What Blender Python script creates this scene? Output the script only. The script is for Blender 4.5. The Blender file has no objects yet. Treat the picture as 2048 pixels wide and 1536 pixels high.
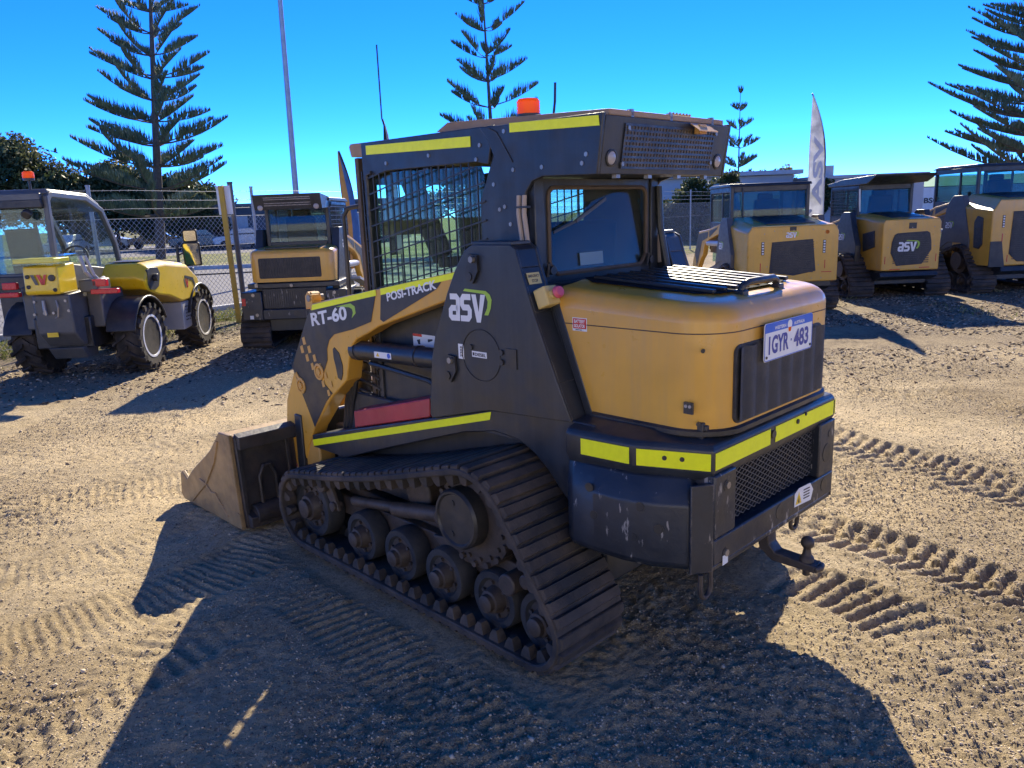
import bpy, bmesh, math, random
import numpy as np
from mathutils import Vector, Matrix
R = math.radians
SC = bpy.context.scene
COL = SC.collection
rng = random.Random(7)
nrg = np.random.default_rng(11)

# ------------------------------------------------------------------ mesh builder
class MB:
    def __init__(s):
        s.v = []; s.f = []; s.m = []
    def add(s, vs, fs, mi=0):
        b = len(s.v)
        s.v += [tuple(v) for v in vs]
        s.f += [tuple(i + b for i in f) for f in fs]
        s.m += [mi] * len(fs)
        return s
    def box(s, x0, x1, y0, y1, z0, z1, mi=0):
        vs = [(x, y, z) for z in (z0, z1) for y in (y0, y1) for x in (x0, x1)]
        return s.add(vs, [(0, 2, 3, 1), (4, 5, 7, 6), (0, 1, 5, 4), (2, 6, 7, 3), (0, 4, 6, 2), (1, 3, 7, 5)], mi)
    def prism(s, poly, ax, a, b, mi=0):
        n = len(poly)
        def P(p, t):
            return (t, p[0], p[1]) if ax == 'x' else (p[0], t, p[1]) if ax == 'y' else (p[0], p[1], t)
        vs = [P(p, a) for p in poly] + [P(p, b) for p in poly]
        fs = [tuple(range(n)), tuple(range(2 * n - 1, n - 1, -1))]
        fs += [(i, (i + 1) % n, n + (i + 1) % n, n + i) for i in range(n)]
        return s.add(vs, fs, mi)
    def plate(s, pts, nrm, t, mi=0):
        n = len(pts); d = Vector(nrm).normalized() * t
        vs = [Vector(p) for p in pts] + [Vector(p) + d for p in pts]
        fs = [tuple(range(n)), tuple(range(2 * n - 1, n - 1, -1))]
        fs += [(i, (i + 1) % n, n + (i + 1) % n, n + i) for i in range(n)]
        return s.add(vs, fs, mi)
    def poly(s, pts, mi=0):
        return s.add(pts, [tuple(range(len(pts)))], mi)
    def bar(s, p, q, w, h, up=(0, 0, 1), mi=0):
        p = Vector(p); q = Vector(q); d = (q - p).normalized()
        u = Vector(up); sd = d.cross(u)
        if sd.length < 1e-4: sd = d.cross(Vector((1, 0, 0)))
        sd.normalize(); u = sd.cross(d).normalized()
        vs = []
        for c in (p, q):
            for a, b in ((-1, -1), (1, -1), (1, 1), (-1, 1)):
                vs.append(c + sd * (a * w / 2) + u * (b * h / 2))
        return s.add(vs, [(0, 1, 2, 3), (7, 6, 5, 4), (0, 4, 5, 1), (1, 5, 6, 2), (2, 6, 7, 3), (3, 7, 4, 0)], mi)
    def tube(s, pts, r, n=8, closed=False, mi=0, caps=True):
        pts = [Vector(p) for p in pts]; k = len(pts)
        rs = r if isinstance(r, (list, tuple)) else [r] * k
        vs = []; prev = None
        for i in range(k):
            if closed: t = pts[(i + 1) % k] - pts[i - 1]
            else: t = pts[min(i + 1, k - 1)] - pts[max(i - 1, 0)]
            t.normalize()
            if prev is None:
                a = Vector((0, 0, 1)) if abs(t.z) < .9 else Vector((1, 0, 0))
                prev = (a - t * a.dot(t)).normalized()
            else:
                prev = (prev - t * prev.dot(t)).normalized()
            b = t.cross(prev)
            for j in range(n):
                an = 2 * math.pi * j / n
                vs.append(pts[i] + (prev * math.cos(an) + b * math.sin(an)) * rs[i])
        fs = []
        for i in range(k if closed else k - 1):
            i2 = (i + 1) % k
            for j in range(n):
                fs.append((i * n + j, i * n + (j + 1) % n, i2 * n + (j + 1) % n, i2 * n + j))
        if caps and not closed:
            fs += [tuple(range(n - 1, -1, -1)), tuple((k - 1) * n + j for j in range(n))]
        return s.add(vs, fs, mi)
    def cyl(s, p, q, r, n=20, mi=0, r2=None):
        return s.tube([p, q], [r, r if r2 is None else r2], n, mi=mi)
    def lathe(s, c, ax, prof, n=28, mi=0):
        c = Vector(c); a = Vector(ax).normalized()
        u = a.orthogonal().normalized(); w = a.cross(u)
        vs = []
        for (r, h) in prof:
            for j in range(n):
                an = 2 * math.pi * j / n
                vs.append(c + a * h + (u * math.cos(an) + w * math.sin(an)) * max(r, 1e-4))
        k = len(prof); fs = []
        for i in range(k - 1):
            for j in range(n):
                fs.append((i * n + j, i * n + (j + 1) % n, (i + 1) * n + (j + 1) % n, (i + 1) * n + j))
        fs += [tuple(range(n - 1, -1, -1)), tuple((k - 1) * n + j for j in range(n))]
        return s.add(vs, fs, mi)
    def loft(s, loops, mi=0, cap=True):
        n = len(loops[0]); vs = [p for l in loops for p in l]; fs = []
        for i in range(len(loops) - 1):
            for j in range(n):
                fs.append((i * n + j, i * n + (j + 1) % n, (i + 1) * n + (j + 1) % n, (i + 1) * n + j))
        if cap:
            fs += [tuple(range(n - 1, -1, -1)), tuple((len(loops) - 1) * n + j for j in range(n))]
        return s.add(vs, fs, mi)
    def build(s, name, mats, parent=None, bevel=0, smooth=False, ang=35, recalc=True, loc=None, seg=2, split=False):
        if split:
            par = list(range(len(s.v)))
            def find(i):
                while par[i] != i: par[i] = par[par[i]]; i = par[i]
                return i
            for f in s.f:
                for i in f[1:]: par[find(i)] = find(f[0])
            gr = {}
            for f, m in zip(s.f, s.m): gr.setdefault(find(f[0]), []).append((f, m))
            for fl in gr.values():
                q = MB(); mp = {}
                for f, m in fl:
                    for i in f:
                        if i not in mp: mp[i] = len(q.v); q.v.append(s.v[i])
                    q.f.append(tuple(mp[i] for i in f)); q.m.append(m)
                o = q.build(name, mats, parent, bevel, smooth, ang, recalc, loc, seg)
            return o
        me = bpy.data.meshes.new(name)
        me.from_pydata(s.v, [], s.f)
        if not isinstance(mats, (list, tuple)): mats = [mats]
        for m in mats: me.materials.append(m)
        if len(mats) > 1: me.polygons.foreach_set('material_index', s.m)
        if recalc:
            bm = bmesh.new(); bm.from_mesh(me)
            bmesh.ops.recalc_face_normals(bm, faces=bm.faces)
            bm.to_mesh(me); bm.free()
        if smooth or bevel:
            me.polygons.foreach_set('use_smooth', [True] * len(me.polygons))
            me.set_sharp_from_angle(angle=R(ang))
        me.update()
        o = bpy.data.objects.new(name, me); COL.objects.link(o)
        if parent is not None: o.parent = parent
        if loc is not None: o.location = loc
        if bevel:
            b = o.modifiers.new('bevel', 'BEVEL'); b.width = bevel; b.segments = seg
            b.limit_method = 'ANGLE'; b.angle_limit = R(30)
        return o

def np_obj(name, verts, faces, mats, parent=None, smooth=False, midx=None):
    me = bpy.data.meshes.new(name)
    verts = np.asarray(verts, np.float32); faces = np.asarray(faces, np.int32)
    k = faces.shape[1]
    me.vertices.add(len(verts)); me.vertices.foreach_set('co', verts.ravel())
    me.loops.add(faces.size); me.loops.foreach_set('vertex_index', faces.ravel())
    me.polygons.add(len(faces))
    me.polygons.foreach_set('loop_start', np.arange(0, faces.size, k, dtype=np.int32))
    me.polygons.foreach_set('loop_total', np.full(len(faces), k, np.int32))
    if not isinstance(mats, (list, tuple)): mats = [mats]
    for m in mats: me.materials.append(m)
    if midx is not None: me.polygons.foreach_set('material_index', np.asarray(midx, np.int32))
    me.update(calc_edges=True); me.validate()
    if smooth: me.polygons.foreach_set('use_smooth', np.ones(len(faces), bool))
    o = bpy.data.objects.new(name, me); COL.objects.link(o)
    if parent is not None: o.parent = parent
    return o

def thing(name, label, cat, loc=(0, 0, 0), rz=0, group=None):
    o = bpy.data.objects.new(name, None); COL.objects.link(o)
    o.location = loc; o.rotation_euler = (0, 0, rz); o.empty_display_size = .2
    o['label'] = label; o['category'] = cat
    if group: o['group'] = group
    return o
def tag(o, label, cat, group=None, kind=None):
    if label: o['label'] = label
    if cat: o['category'] = cat
    if group: o['group'] = group
    if kind: o['kind'] = kind
    return o

# ------------------------------------------------------------------ lettering
_txt = {}
def text_geo(st, bold=.032):
    if st in _txt: return _txt[st]
    cu = bpy.data.curves.new('t', 'FONT'); cu.body = st; cu.resolution_u = 4
    cu.offset = bold
    ob = bpy.data.objects.new('t', cu); COL.objects.link(ob)
    dg = bpy.context.evaluated_depsgraph_get(); ev = ob.evaluated_get(dg); me = ev.to_mesh()
    v = np.array([(a.co.x, a.co.y) for a in me.vertices]); f = [tuple(p.vertices) for p in me.polygons]
    ev.to_mesh_clear(); bpy.data.objects.remove(ob); bpy.data.curves.remove(cu)
    v = (v - v.min(0)) / (v.max(0) - v.min(0))
    _txt[st] = (v, f); return v, f
def text(mb, st, o, u, v, w, h, mi=0, shear=0):
    o = Vector(o); u = Vector(u).normalized(); v = Vector(v).normalized()
    vs, fs = text_geo(st)
    mb.add([o + u * (p[0] * w + shear * p[1] * h) + v * (p[1] * h) for p in vs], fs, mi)
def stroke(mb, pts, w, P, mi=0):
    n = len(pts); L = []; Rr = []
    for i in range(n):
        a = Vector(pts[max(i - 1, 0)]); b = Vector(pts[i]); c = Vector(pts[min(i + 1, n - 1)])
        d1 = (b - a) if i > 0 else (c - b); d2 = (c - b) if i < n - 1 else (b - a)
        d1 = d1.normalized(); d2 = d2.normalized()
        n1 = Vector((-d1.y, d1.x)); n2 = Vector((-d2.y, d2.x)); m = (n1 + n2).normalized()
        k = min(1 / max(m.dot(n1), .4), 1.6) * w / 2
        L.append(b + m * k); Rr.append(b - m * k)
    for i in range(n - 1):
        mb.poly([P(L[i]), P(L[i + 1]), P(Rr[i + 1]), P(Rr[i])], mi)
def emblem(mb, o, u, v, h, mi=0, gi=1):
    """lower-case three letter mark with a swoosh"""
    o = Vector(o); u = Vector(u).normalized(); v = Vector(v).normalized()
    P = lambda p: o + u * (p[0] * h) + v * (p[1] * h)
    off = lambda L, dx: [(x + dx + .06 * y, y) for x, y in L]
    a = [(.06, .87), (.40, .87), (.50, .78), (.50, .11), (.18, .11), (.10, .18), (.10, .38), (.18, .46), (.49, .46)]
    b = [(.54, .87), (.16, .87), (.09, .78), (.09, .60), (.17, .5), (.42, .5), (.5, .40), (.5, .20), (.42, .11), (.02, .11)]
    stroke(mb, off(a, 0), .21, P, mi); stroke(mb, off(b, .63), .21, P, mi)
    mb.poly([P(p) for p in [(1.27, .97), (1.50, .97), (1.62, .36), (1.74, .97), (1.98, .97), (1.70, .0), (1.50, .0)]], mi)
    sw = [(.95, 1.16), (2.02, 1.10), (2.22, .98), (2.30, .80), (2.24, .52), (2.10, .27), (1.90, .27),
          (2.06, .52), (2.10, .74), (2.02, .92), (1.90, 1.0), (.85, 1.08)]
    mb.poly([P(p) for p in sw], gi)

# ------------------------------------------------------------------ materials
def nodes(name):
    m = bpy.data.materials.new(name); m.use_nodes = True
    nt = m.node_tree; nt.nodes.clear()
    out = nt.nodes.new('ShaderNodeOutputMaterial'); b = nt.nodes.new('ShaderNodeBsdfPrincipled')
    nt.links.new(b.outputs[0], out.inputs[0])
    return m, nt, b, out
def noise(nt, scale, detail=4, rough=.55, vec=None):
    n = nt.nodes.new('ShaderNodeTexNoise'); n.inputs['Scale'].default_value = scale
    n.inputs['Detail'].default_value = detail; n.inputs['Roughness'].default_value = rough
    if vec: nt.links.new(vec, n.inputs['Vector'])
    return n
def ramp(nt, src, stops):
    r = nt.nodes.new('ShaderNodeValToRGB'); e = r.color_ramp.elements
    while len(e) < len(stops): e.new(.5)
    for i, (p, c) in enumerate(stops):
        e[i].position = p; e[i].color = (*c, 1) if len(c) == 3 else c
    nt.links.new(src, r.inputs[0]); return r
def mix(nt, fac, a, b, typ='MIX'):
    m = nt.nodes.new('ShaderNodeMix'); m.data_type = 'RGBA'; m.blend_type = typ
    for i, x in ((0, fac), (6, a), (7, b)):
        if hasattr(x, 'links') or isinstance(x, bpy.types.NodeSocket): nt.links.new(x, m.inputs[i])
        elif i == 0: m.inputs[0].default_value = x
        else: m.inputs[i].default_value = (*x, 1)
    return m.outputs[2]
def mat(name, col, rough=.5, metal=0, var=.18, scale=5, bump=0, bscale=80, coat=0, dust=0, dcol=(.30, .23, .15),
        dscale=3, spec=.5, scratch=0, streak=0, wear=0):
    m, nt, b, out = nodes(name)
    tc = nt.nodes.new('ShaderNodeTexCoord'); vec = tc.outputs['Object']
    n1 = noise(nt, scale, 6, .6, vec)
    lo = tuple(c * (1 - var) for c in col); hi = tuple(min(c * (1 + var), 1) for c in col)
    c = ramp(nt, n1.outputs['Fac'], [(.3, lo), (.7, hi)]).outputs[0]
    if dust:
        n2 = noise(nt, dscale, 8, .68, vec)
        f = ramp(nt, n2.outputs['Fac'], [(.40, (0, 0, 0)), (.75, (dust,) * 3)]).outputs[0]
        c = mix(nt, f, c, dcol)
    if scratch:
        mp = nt.nodes.new('ShaderNodeMapping'); mp.inputs['Scale'].default_value = (1, 1, .25)
        nt.links.new(vec, mp.inputs[0])
        n3 = noise(nt, 26, 5, .6, mp.outputs[0])
        f = ramp(nt, n3.outputs['Fac'], [(.625, (0, 0, 0)), (.66, (scratch,) * 3)]).outputs[0]
        c = mix(nt, f, c, (.32, .30, .28))
    if wear:
        bv = nt.nodes.new('ShaderNodeBevel'); bv.samples = 4; bv.inputs[0].default_value = .009
        ge = nt.nodes.new('ShaderNodeNewGeometry'); vm = nt.nodes.new('ShaderNodeVectorMath'); vm.operation = 'DOT_PRODUCT'
        nt.links.new(bv.outputs[0], vm.inputs[0]); nt.links.new(ge.outputs['Normal'], vm.inputs[1])
        e = ramp(nt, vm.outputs['Value'], [(.80, (1, 1, 1)), (.985, (0, 0, 0))]).outputs[0]
        w = ramp(nt, noise(nt, 24, 6, .7, vec).outputs['Fac'], [(.44, (0, 0, 0)), (.60, (wear,) * 3)]).outputs[0]
        c = mix(nt, mix(nt, 1.0, e, w, 'MULTIPLY'), c, (.27, .22, .18))
    if streak:
        mp = nt.nodes.new('ShaderNodeMapping'); mp.inputs['Scale'].default_value = (1, 1, .06)
        nt.links.new(vec, mp.inputs[0])
        f = ramp(nt, noise(nt, 22, 5, .65, mp.outputs[0]).outputs['Fac'], [(.45, (0, 0, 0)), (.75, (streak,) * 3)]).outputs[0]
        c = mix(nt, f, c, dcol)
    nt.links.new(c, b.inputs['Base Color'])
    n4 = noise(nt, scale * 3, 4, .6, vec)
    rr = ramp(nt, n4.outputs['Fac'], [(.3, (max(rough - .1, .02),) * 3), (.7, (min(rough + .12, 1),) * 3)])
    nt.links.new(rr.outputs[0], b.inputs['Roughness'])
    b.inputs['Metallic'].default_value = metal
    b.inputs['Specular IOR Level'].default_value = spec
    if coat:
        b.inputs['Coat Weight'].default_value = coat; b.inputs['Coat Roughness'].default_value = .08
    if bump:
        n5 = noise(nt, bscale, 4, .6, vec)
        bp = nt.nodes.new('ShaderNodeBump'); bp.inputs['Strength'].default_value = bump
        bp.inputs['Distance'].default_value = .01
        nt.links.new(n5.outputs['Fac'], bp.inputs['Height']); nt.links.new(bp.outputs[0], b.inputs['Normal'])
    return m
def glass(name, tint=(.75, .88, .82), gl=.25, rough=.02, dirt=.05):
    m, nt, b, out = nodes(name); nt.nodes.remove(b)
    t = nt.nodes.new('ShaderNodeBsdfTransparent'); t.inputs[0].default_value = (*tint, 1)
    g = nt.nodes.new('ShaderNodeBsdfGlossy'); g.inputs['Roughness'].default_value = rough
    g.inputs['Color'].default_value = (.9, .95, 1, 1)
    fr = nt.nodes.new('ShaderNodeLayerWeight'); fr.inputs[0].default_value = .5
    pw = nt.nodes.new('ShaderNodeMath'); pw.operation = 'POWER'; pw.inputs[1].default_value = 5; nt.links.new(fr.outputs['Facing'], pw.inputs[0])
    mth = nt.nodes.new('ShaderNodeMath'); mth.operation = 'MULTIPLY_ADD'; mth.inputs[1].default_value = .96; mth.inputs[2].default_value = gl + .04
    mth.use_clamp = True
    nt.links.new(pw.outputs[0], mth.inputs[0])
    mx = nt.nodes.new('ShaderNodeMixShader'); nt.links.new(mth.outputs[0], mx.inputs[0])
    nt.links.new(t.outputs[0], mx.inputs[1]); nt.links.new(g.outputs[0], mx.inputs[2])
    df = nt.nodes.new('ShaderNodeBsdfDiffuse'); df.inputs[0].default_value = (.42, .38, .32, 1)
    tc = nt.nodes.new('ShaderNodeTexCoord')
    f = ramp(nt, noise(nt, 4.5, 8, .7, tc.outputs['Object']).outputs['Fac'], [(.35, (dirt * .3,) * 3), (.72, (dirt * 2.2,) * 3)])
    m2 = nt.nodes.new('ShaderNodeMixShader'); nt.links.new(f.outputs[0], m2.inputs[0]); nt.links.new(mx.outputs[0], m2.inputs[1]); nt.links.new(df.outputs[0], m2.inputs[2])
    nt.links.new(m2.outputs[0], out.inputs[0])
    return m

M = {}
M['tan'] = mat('tan_paint', (.66, .345, .042), .36, var=.08, wear=.25, coat=.3, dust=.10, streak=.25, dcol=(.36, .26, .15), dscale=2.2, bump=.03, bscale=14)
M['tan_worn'] = mat('worn_tan_paint', (.64, .34, .065), .45, var=.14, dust=.3, dscale=5, coat=.1)
M['black'] = mat('black_paint', (.020, .024, .030), .38, var=.25, dust=.14, wear=.35, streak=.14, dcol=(.11, .11, .11), dscale=2.6, bump=.05, bscale=120)
M['black_worn'] = mat('worn_black_paint', (.017, .022, .032), .38, var=.3, dust=.12, dcol=(.14, .13, .12), dscale=4, scratch=.8, wear=1.0, bump=.12, bscale=40)
M['dark'] = mat('dark_plastic', (.018, .020, .023), .42, var=.2, dust=.15, dscale=5)
M['grey'] = mat('grey_paint', (.075, .08, .085), .45, var=.12, dust=.2)
M['lgrey'] = mat('light_grey_paint', (.42, .43, .44), .45, var=.1, dust=.15)
M['steel'] = mat('bare_steel', (.32, .30, .28), .42, metal=.7, var=.25, dust=.3)
M['rust'] = mat('rusty_steel', (.055, .042, .034), .55, var=.4, scale=14, dust=.3, dcol=(.12, .09, .065), bump=.2)
M['rubber'] = mat('dusty_rubber', (.030, .030, .031), .72, var=.3, dust=.8, dcol=(.17, .125, .09), dscale=3.2, bump=.25, bscale=90, spec=.3)
M['tyre'] = mat('tyre_rubber', (.028, .026, .025), .8, var=.3, dust=.6, dcol=(.13, .10, .075), dscale=5, bump=.2, spec=.3)
M['roller'] = mat('roller_rubber', (.030, .033, .038), .7, var=.25, dust=.4, dcol=(.13, .11, .09), dscale=7, bump=.15, spec=.3)
M['bucket'] = mat('bucket_steel', (.33, .21, .085), .5, var=.4, scale=6, wear=.6, dust=.6, dcol=(.16, .115, .075), dscale=5, bump=.2, bscale=30)
M['bucket_back'] = mat('bucket_back_paint', (.030, .028, .028), .5, var=.4, scale=9, dust=.5, dcol=(.12, .08, .06), dscale=6, bump=.25, bscale=30)
M['tape'] = mat('reflective_tape', (.92, .95, .003), .45, var=.05, scale=30, dust=.06)
M['decal'] = mat('black_decal', (.018, .018, .020), .4, var=.12, dust=.15)
M['white'] = mat('white_decal', (.78, .78, .76), .5, var=.06, dust=.12)
M['lime'] = mat('lime_decal', (.36, .55, .05), .5, var=.06)
M['red'] = mat('red_paint', (.42, .035, .045), .45, var=.2, dust=.25)
M['redlens'] = mat('red_lens', (.55, .02, .03), .2, var=.1)
M['blue'] = mat('blue_print', (.03, .12, .55), .45, var=.05)
M['navy'] = mat('plate_digits', (.035, .045, .28), .45, var=.05)
M['yellow'] = mat('yellow_paint', (.74, .50, .01), .35, var=.08, coat=.4, dust=.08)
M['estop'] = mat('yellow_plastic', (.62, .46, .16), .5, var=.08)
M['pink'] = mat('faded_red_plastic', (.60, .10, .14), .5, var=.1)
M['orange'] = mat('orange_lens', (.95, .22, .01), .2, var=.1)
def add_translucent(m, k, col):
    nt = m.node_tree; b = nt.nodes['Principled BSDF']; out = nt.nodes['Material Output']
    tr = nt.nodes.new('ShaderNodeBsdfTranslucent'); tr.inputs[0].default_value = (*col, 1); mx = nt.nodes.new('ShaderNodeMixShader'); mx.inputs[0].default_value = k
    nt.links.new(b.outputs[0], mx.inputs[1]); nt.links.new(tr.outputs[0], mx.inputs[2]); nt.links.new(mx.outputs[0], out.inputs[0])
add_translucent(M['orange'], .6, (1, .24, .01))
M['lens'] = mat('lamp_lens', (.34, .30, .28), .25, var=.1)
M['hose'] = mat('beige_hose', (.42, .33, .25), .6, var=.15)
M['chrome'] = mat('chrome', (.75, .75, .76), .15, metal=1, var=.05)
M['mirror'] = mat('mirror_glass', (.6, .62, .64), .02, metal=1, var=.01)
M['glass'] = glass('cab_glass', (.84, .96, .88), .0, dirt=.012)
M['rglass'] = glass('rear_glass', (.52, .62, .60), -.01, dirt=.05)
M['bglass'] = glass('tinted_glass', (.58, .73, .72), .0, dirt=.03)
M['grille'] = mat('grille_mesh', (.030, .030, .032), .55, var=.3, scale=200, dust=.45, dcol=(.14, .12, .10), dscale=9, bump=.6, bscale=260)
M['wire'] = mat('fence_wire', (.40, .41, .42), .5, metal=.6, var=.15)
M['galv'] = mat('galvanised_steel', (.34, .36, .38), .5, metal=.4, var=.15)
M['seat'] = mat('seat_vinyl', (.022, .022, .024), .6, var=.2)
M['interior'] = mat('brown_interior', (.10, .07, .045), .7, var=.3)

M['cabgrey'] = mat('cab_grey_paint', (.085, .09, .095), .4, var=.1, dust=.15)
M['sideglass'] = glass('clear_side_glass', (.86, .94, .90), .02, dirt=.03)
M['matte'] = mat('matte_black', (.012, .012, .013), .9, var=.2, spec=.08)
M['rim'] = mat('rim_paint', (.84, .85, .86), .4, var=.06, dust=.1)
M['louvre'] = mat('louvre_paint', (.035, .035, .037), .34, var=.2)
M['pane_patch'] = mat('pale_pane_patch', (.20, .29, .34), .6, var=.05)
M['roof_tan'] = mat('brown_roof_paint', (.34, .21, .11), .6, var=.2, dust=.3)  # darker brown than the tan of the hood
# ------------------------------------------------------------------ tracks and rollers
def loop_path(circs, sag=0.0, n=400):
    k = len(circs); pts = []
    segn = []
    for i in range(k):
        (x1, z1, r1), (x2, z2, r2) = circs[i], circs[(i + 1) % k]
        v = Vector((x2 - x1, z2 - z1)); L = v.length; e = v / L; n0 = Vector((e.y, -e.x))
        sp = (r1 - r2) / L; segn.append(n0 * math.sqrt(1 - sp * sp) + e * sp)
    for i in range(k):
        x, z, r = circs[i]; a = segn[i - 1]; b = segn[i]
        a0 = math.atan2(a.y, a.x); a1 = math.atan2(b.y, b.x)
        while a1 < a0: a1 += 2 * math.pi
        st = max(3, int((a1 - a0) / .08))
        for j in range(st + 1):
            an = a0 + (a1 - a0) * j / st
            pts.append((x + r * math.cos(an), z + r * math.sin(an)))
        x2, z2, r2 = circs[(i + 1) % k]
        p = Vector((x + r * b.x, z + r * b.y)); q = Vector((x2 + r2 * b.x, z2 + r2 * b.y))
        if i == 0 and sag:
            for j in range(1, 24):
                t = j / 24; w = p.lerp(q, t) - b * sag * (math.sin(math.pi * t) ** 1.3) * (1.15 - .3 * t)
                pts.append((w.x, w.y))
    P = np.array(pts); d = np.r_[np.hypot(*(np.roll(P, -1, 0) - P).T)]
    keep = d > 1e-5; P = P[keep]; d = d[keep]
    s = np.r_[0, np.cumsum(d)]; Pc = np.vstack([P, P[:1]])
    return Pc, s
def sample(Pc, s, t):
    L = s[-1]; t = t % L
    x = np.interp(t, s, Pc[:, 0]); z = np.interp(t, s, Pc[:, 1])
    e = .012
    xa = np.interp((t + e) % L, s, Pc[:, 0]); za = np.interp((t + e) % L, s, Pc[:, 1])
    xb = np.interp((t - e) % L, s, Pc[:, 0]); zb = np.interp((t - e) % L, s, Pc[:, 1])
    T = Vector((xa - xb, 0, za - zb)).normalized()
    return Vector((x, 0, z)), T, Vector((T.z, 0, -T.x))
def track_mesh(circs, y0, y1, sag, pitch, lugp, band=.028, tread=.022, lug_y=None, lug_h=.045, seed=1, gap=.26):
    rr = random.Random(seed)
    Pc, s = loop_path(circs, sag); L = s[-1]
    mb = MB(); N = int(L / .025)
    loops = []
    for i in range(N):
        p, T, nn = sample(Pc, s, L * i / N)
        loops.append([p + nn * a + Vector((0, y, 0)) for a, y in ((0, y0 + .006), (0, y1 - .006), (.006, y1), (band - .004, y1), (band, y1 - .004), (band, y0 + .004), (band - .004, y0), (.006, y0))])
    loops.append(loops[0]); mb.loft(loops, cap=False)
    nb = int(round(L / pitch)); pp = L / nb
    for i in range(nb):
        p, T, nn = sample(Pc, s, pp * (i + .5))
        hl = pp * (1 - gap) / 2; h = band + tread
        a0, a1 = y0 + .004 + rr.uniform(0, .004), y1 - .004 - rr.uniform(0, .004)
        vs = []
        for (hh, l2, ins) in ((band - .003, hl, 0), (h - .006, hl * .97, .001), (h + rr.uniform(-.0015, .001), hl * .80, .009)):
            for (t, y) in ((-l2, a0 + ins), (l2, a0 + ins), (l2, a1 - ins), (-l2, a1 - ins)):
                vs.append(p + T * t + nn * hh + Vector((0, y, 0)))
        fs = [(8, 9, 10, 11)]
        for lv in (0, 4):
            for j in range(4): fs.append((lv + j, lv + (j + 1) % 4, lv + 4 + (j + 1) % 4, lv + 4 + j))
        mb.add(vs, fs)
    for (la, lb) in (lug_y or []):
        nl = int(round(L / lugp)); lp = L / nl
        for i in range(nl):
            p, T, nn = sample(Pc, s, lp * (i + .5))
            vs = []
            for (hh, l2, ins) in ((.002, .028, 0), (-lug_h * .6, .020, .002), (-lug_h, .010, .007)):
                for (t, y) in ((-l2, la + ins), (l2, la + ins), (l2, lb - ins), (-l2, lb - ins)):
                    vs.append(p + T * t + nn * hh + Vector((0, y, 0)))
            fs = [(8, 9, 10, 11)]
            for lv in (0, 4):
                for j in range(4): fs.append((lv + j, lv + (j + 1) % 4, lv + 4 + (j + 1) % 4, lv + 4 + j))
            mb.add(vs, fs)
    return mb
def roller(name, x, z, r, s, ya, yb, par, bolts=6, hub=.045):
    """rubber tyred roller: outer face at |y| = yb ; s = side sign"""
    w = MB()
    prof = [(r * .55, ya), (r * .97, ya), (r, ya + .012), (r, yb - .014), (r * .95, yb), (r * .74, yb), (r * .70, yb - .012), (r * .52, yb - .026), (r * .3, yb - .026), (r * .3, ya)]
    w.lathe((x, 0, z), (0, s, 0), prof, 36)
    o = w.build(name, M['roller'], par, smooth=True, ang=40)
    h = MB()
    h.lathe((x, 0, z), (0, s, 0), [(r * .66, yb - .020), (r * .64, yb - .014), (r * .46, yb - .014), (r * .44, yb), (r * .38, yb + hub * .55), (r * .30, yb + hub * .6), (r * .29, yb + hub), (r * .24, yb + hub + .004), (0, yb + hub + .004)], 28)
    for k in range(bolts):
        a = 2 * math.pi * (k + .3) / bolts
        c = Vector((x + r * .56 * math.cos(a), s * (yb - .014), z + r * .56 * math.sin(a)))
        h.cyl(c, c + Vector((0, s * .012, 0)), r * .075, 6)
    h.build('hub', M['rust'], o, smooth=True, ang=35)
    return o

def rrect(x0, x1, z0, z1, rs, n=6):
    """rounded rectangle, rs = radii (bl, br, tr, tl)"""
    pts = []
    for (cx, cz, r, a0) in ((x0 + rs[0], z0 + rs[0], rs[0], 180), (x1 - rs[1], z0 + rs[1], rs[1], 270), (x1 - rs[2], z1 - rs[2], rs[2], 0), (x0 + rs[3], z1 - rs[3], rs[3], 90)):
        for j in range(n + 1):
            a = R(a0 + 90 * j / n); pts.append((cx + r * math.cos(a), cz + r * math.sin(a)))
    return pts
def ring_plate(mb, outer, inner, ax, a, b, mi=0):
    """frame between two outlines with the same number of points"""
    n = len(outer)
    def P(p, t): return (t, p[0], p[1]) if ax == 'x' else (p[0], t, p[1])
    vs = [P(p, a) for p in outer] + [P(p, a) for p in inner] + [P(p, b) for p in outer] + [P(p, b) for p in inner]
    fs = []
    for i in range(n):
        j = (i + 1) % n
        fs += [(i, j, n + j, n + i), (2 * n + i, 3 * n + i, 3 * n + j, 2 * n + j), (i, 2 * n + i, 2 * n + j, j), (n + i, n + j, 3 * n + j, 3 * n + i)]
    mb.add(vs, fs, mi)
def bolt(mb, c, d, r=.011, h=.008, mi=0):
    c = Vector(c); d = Vector(d).normalized()
    mb.cyl(c, c + d * h, r, 6, mi)

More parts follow.
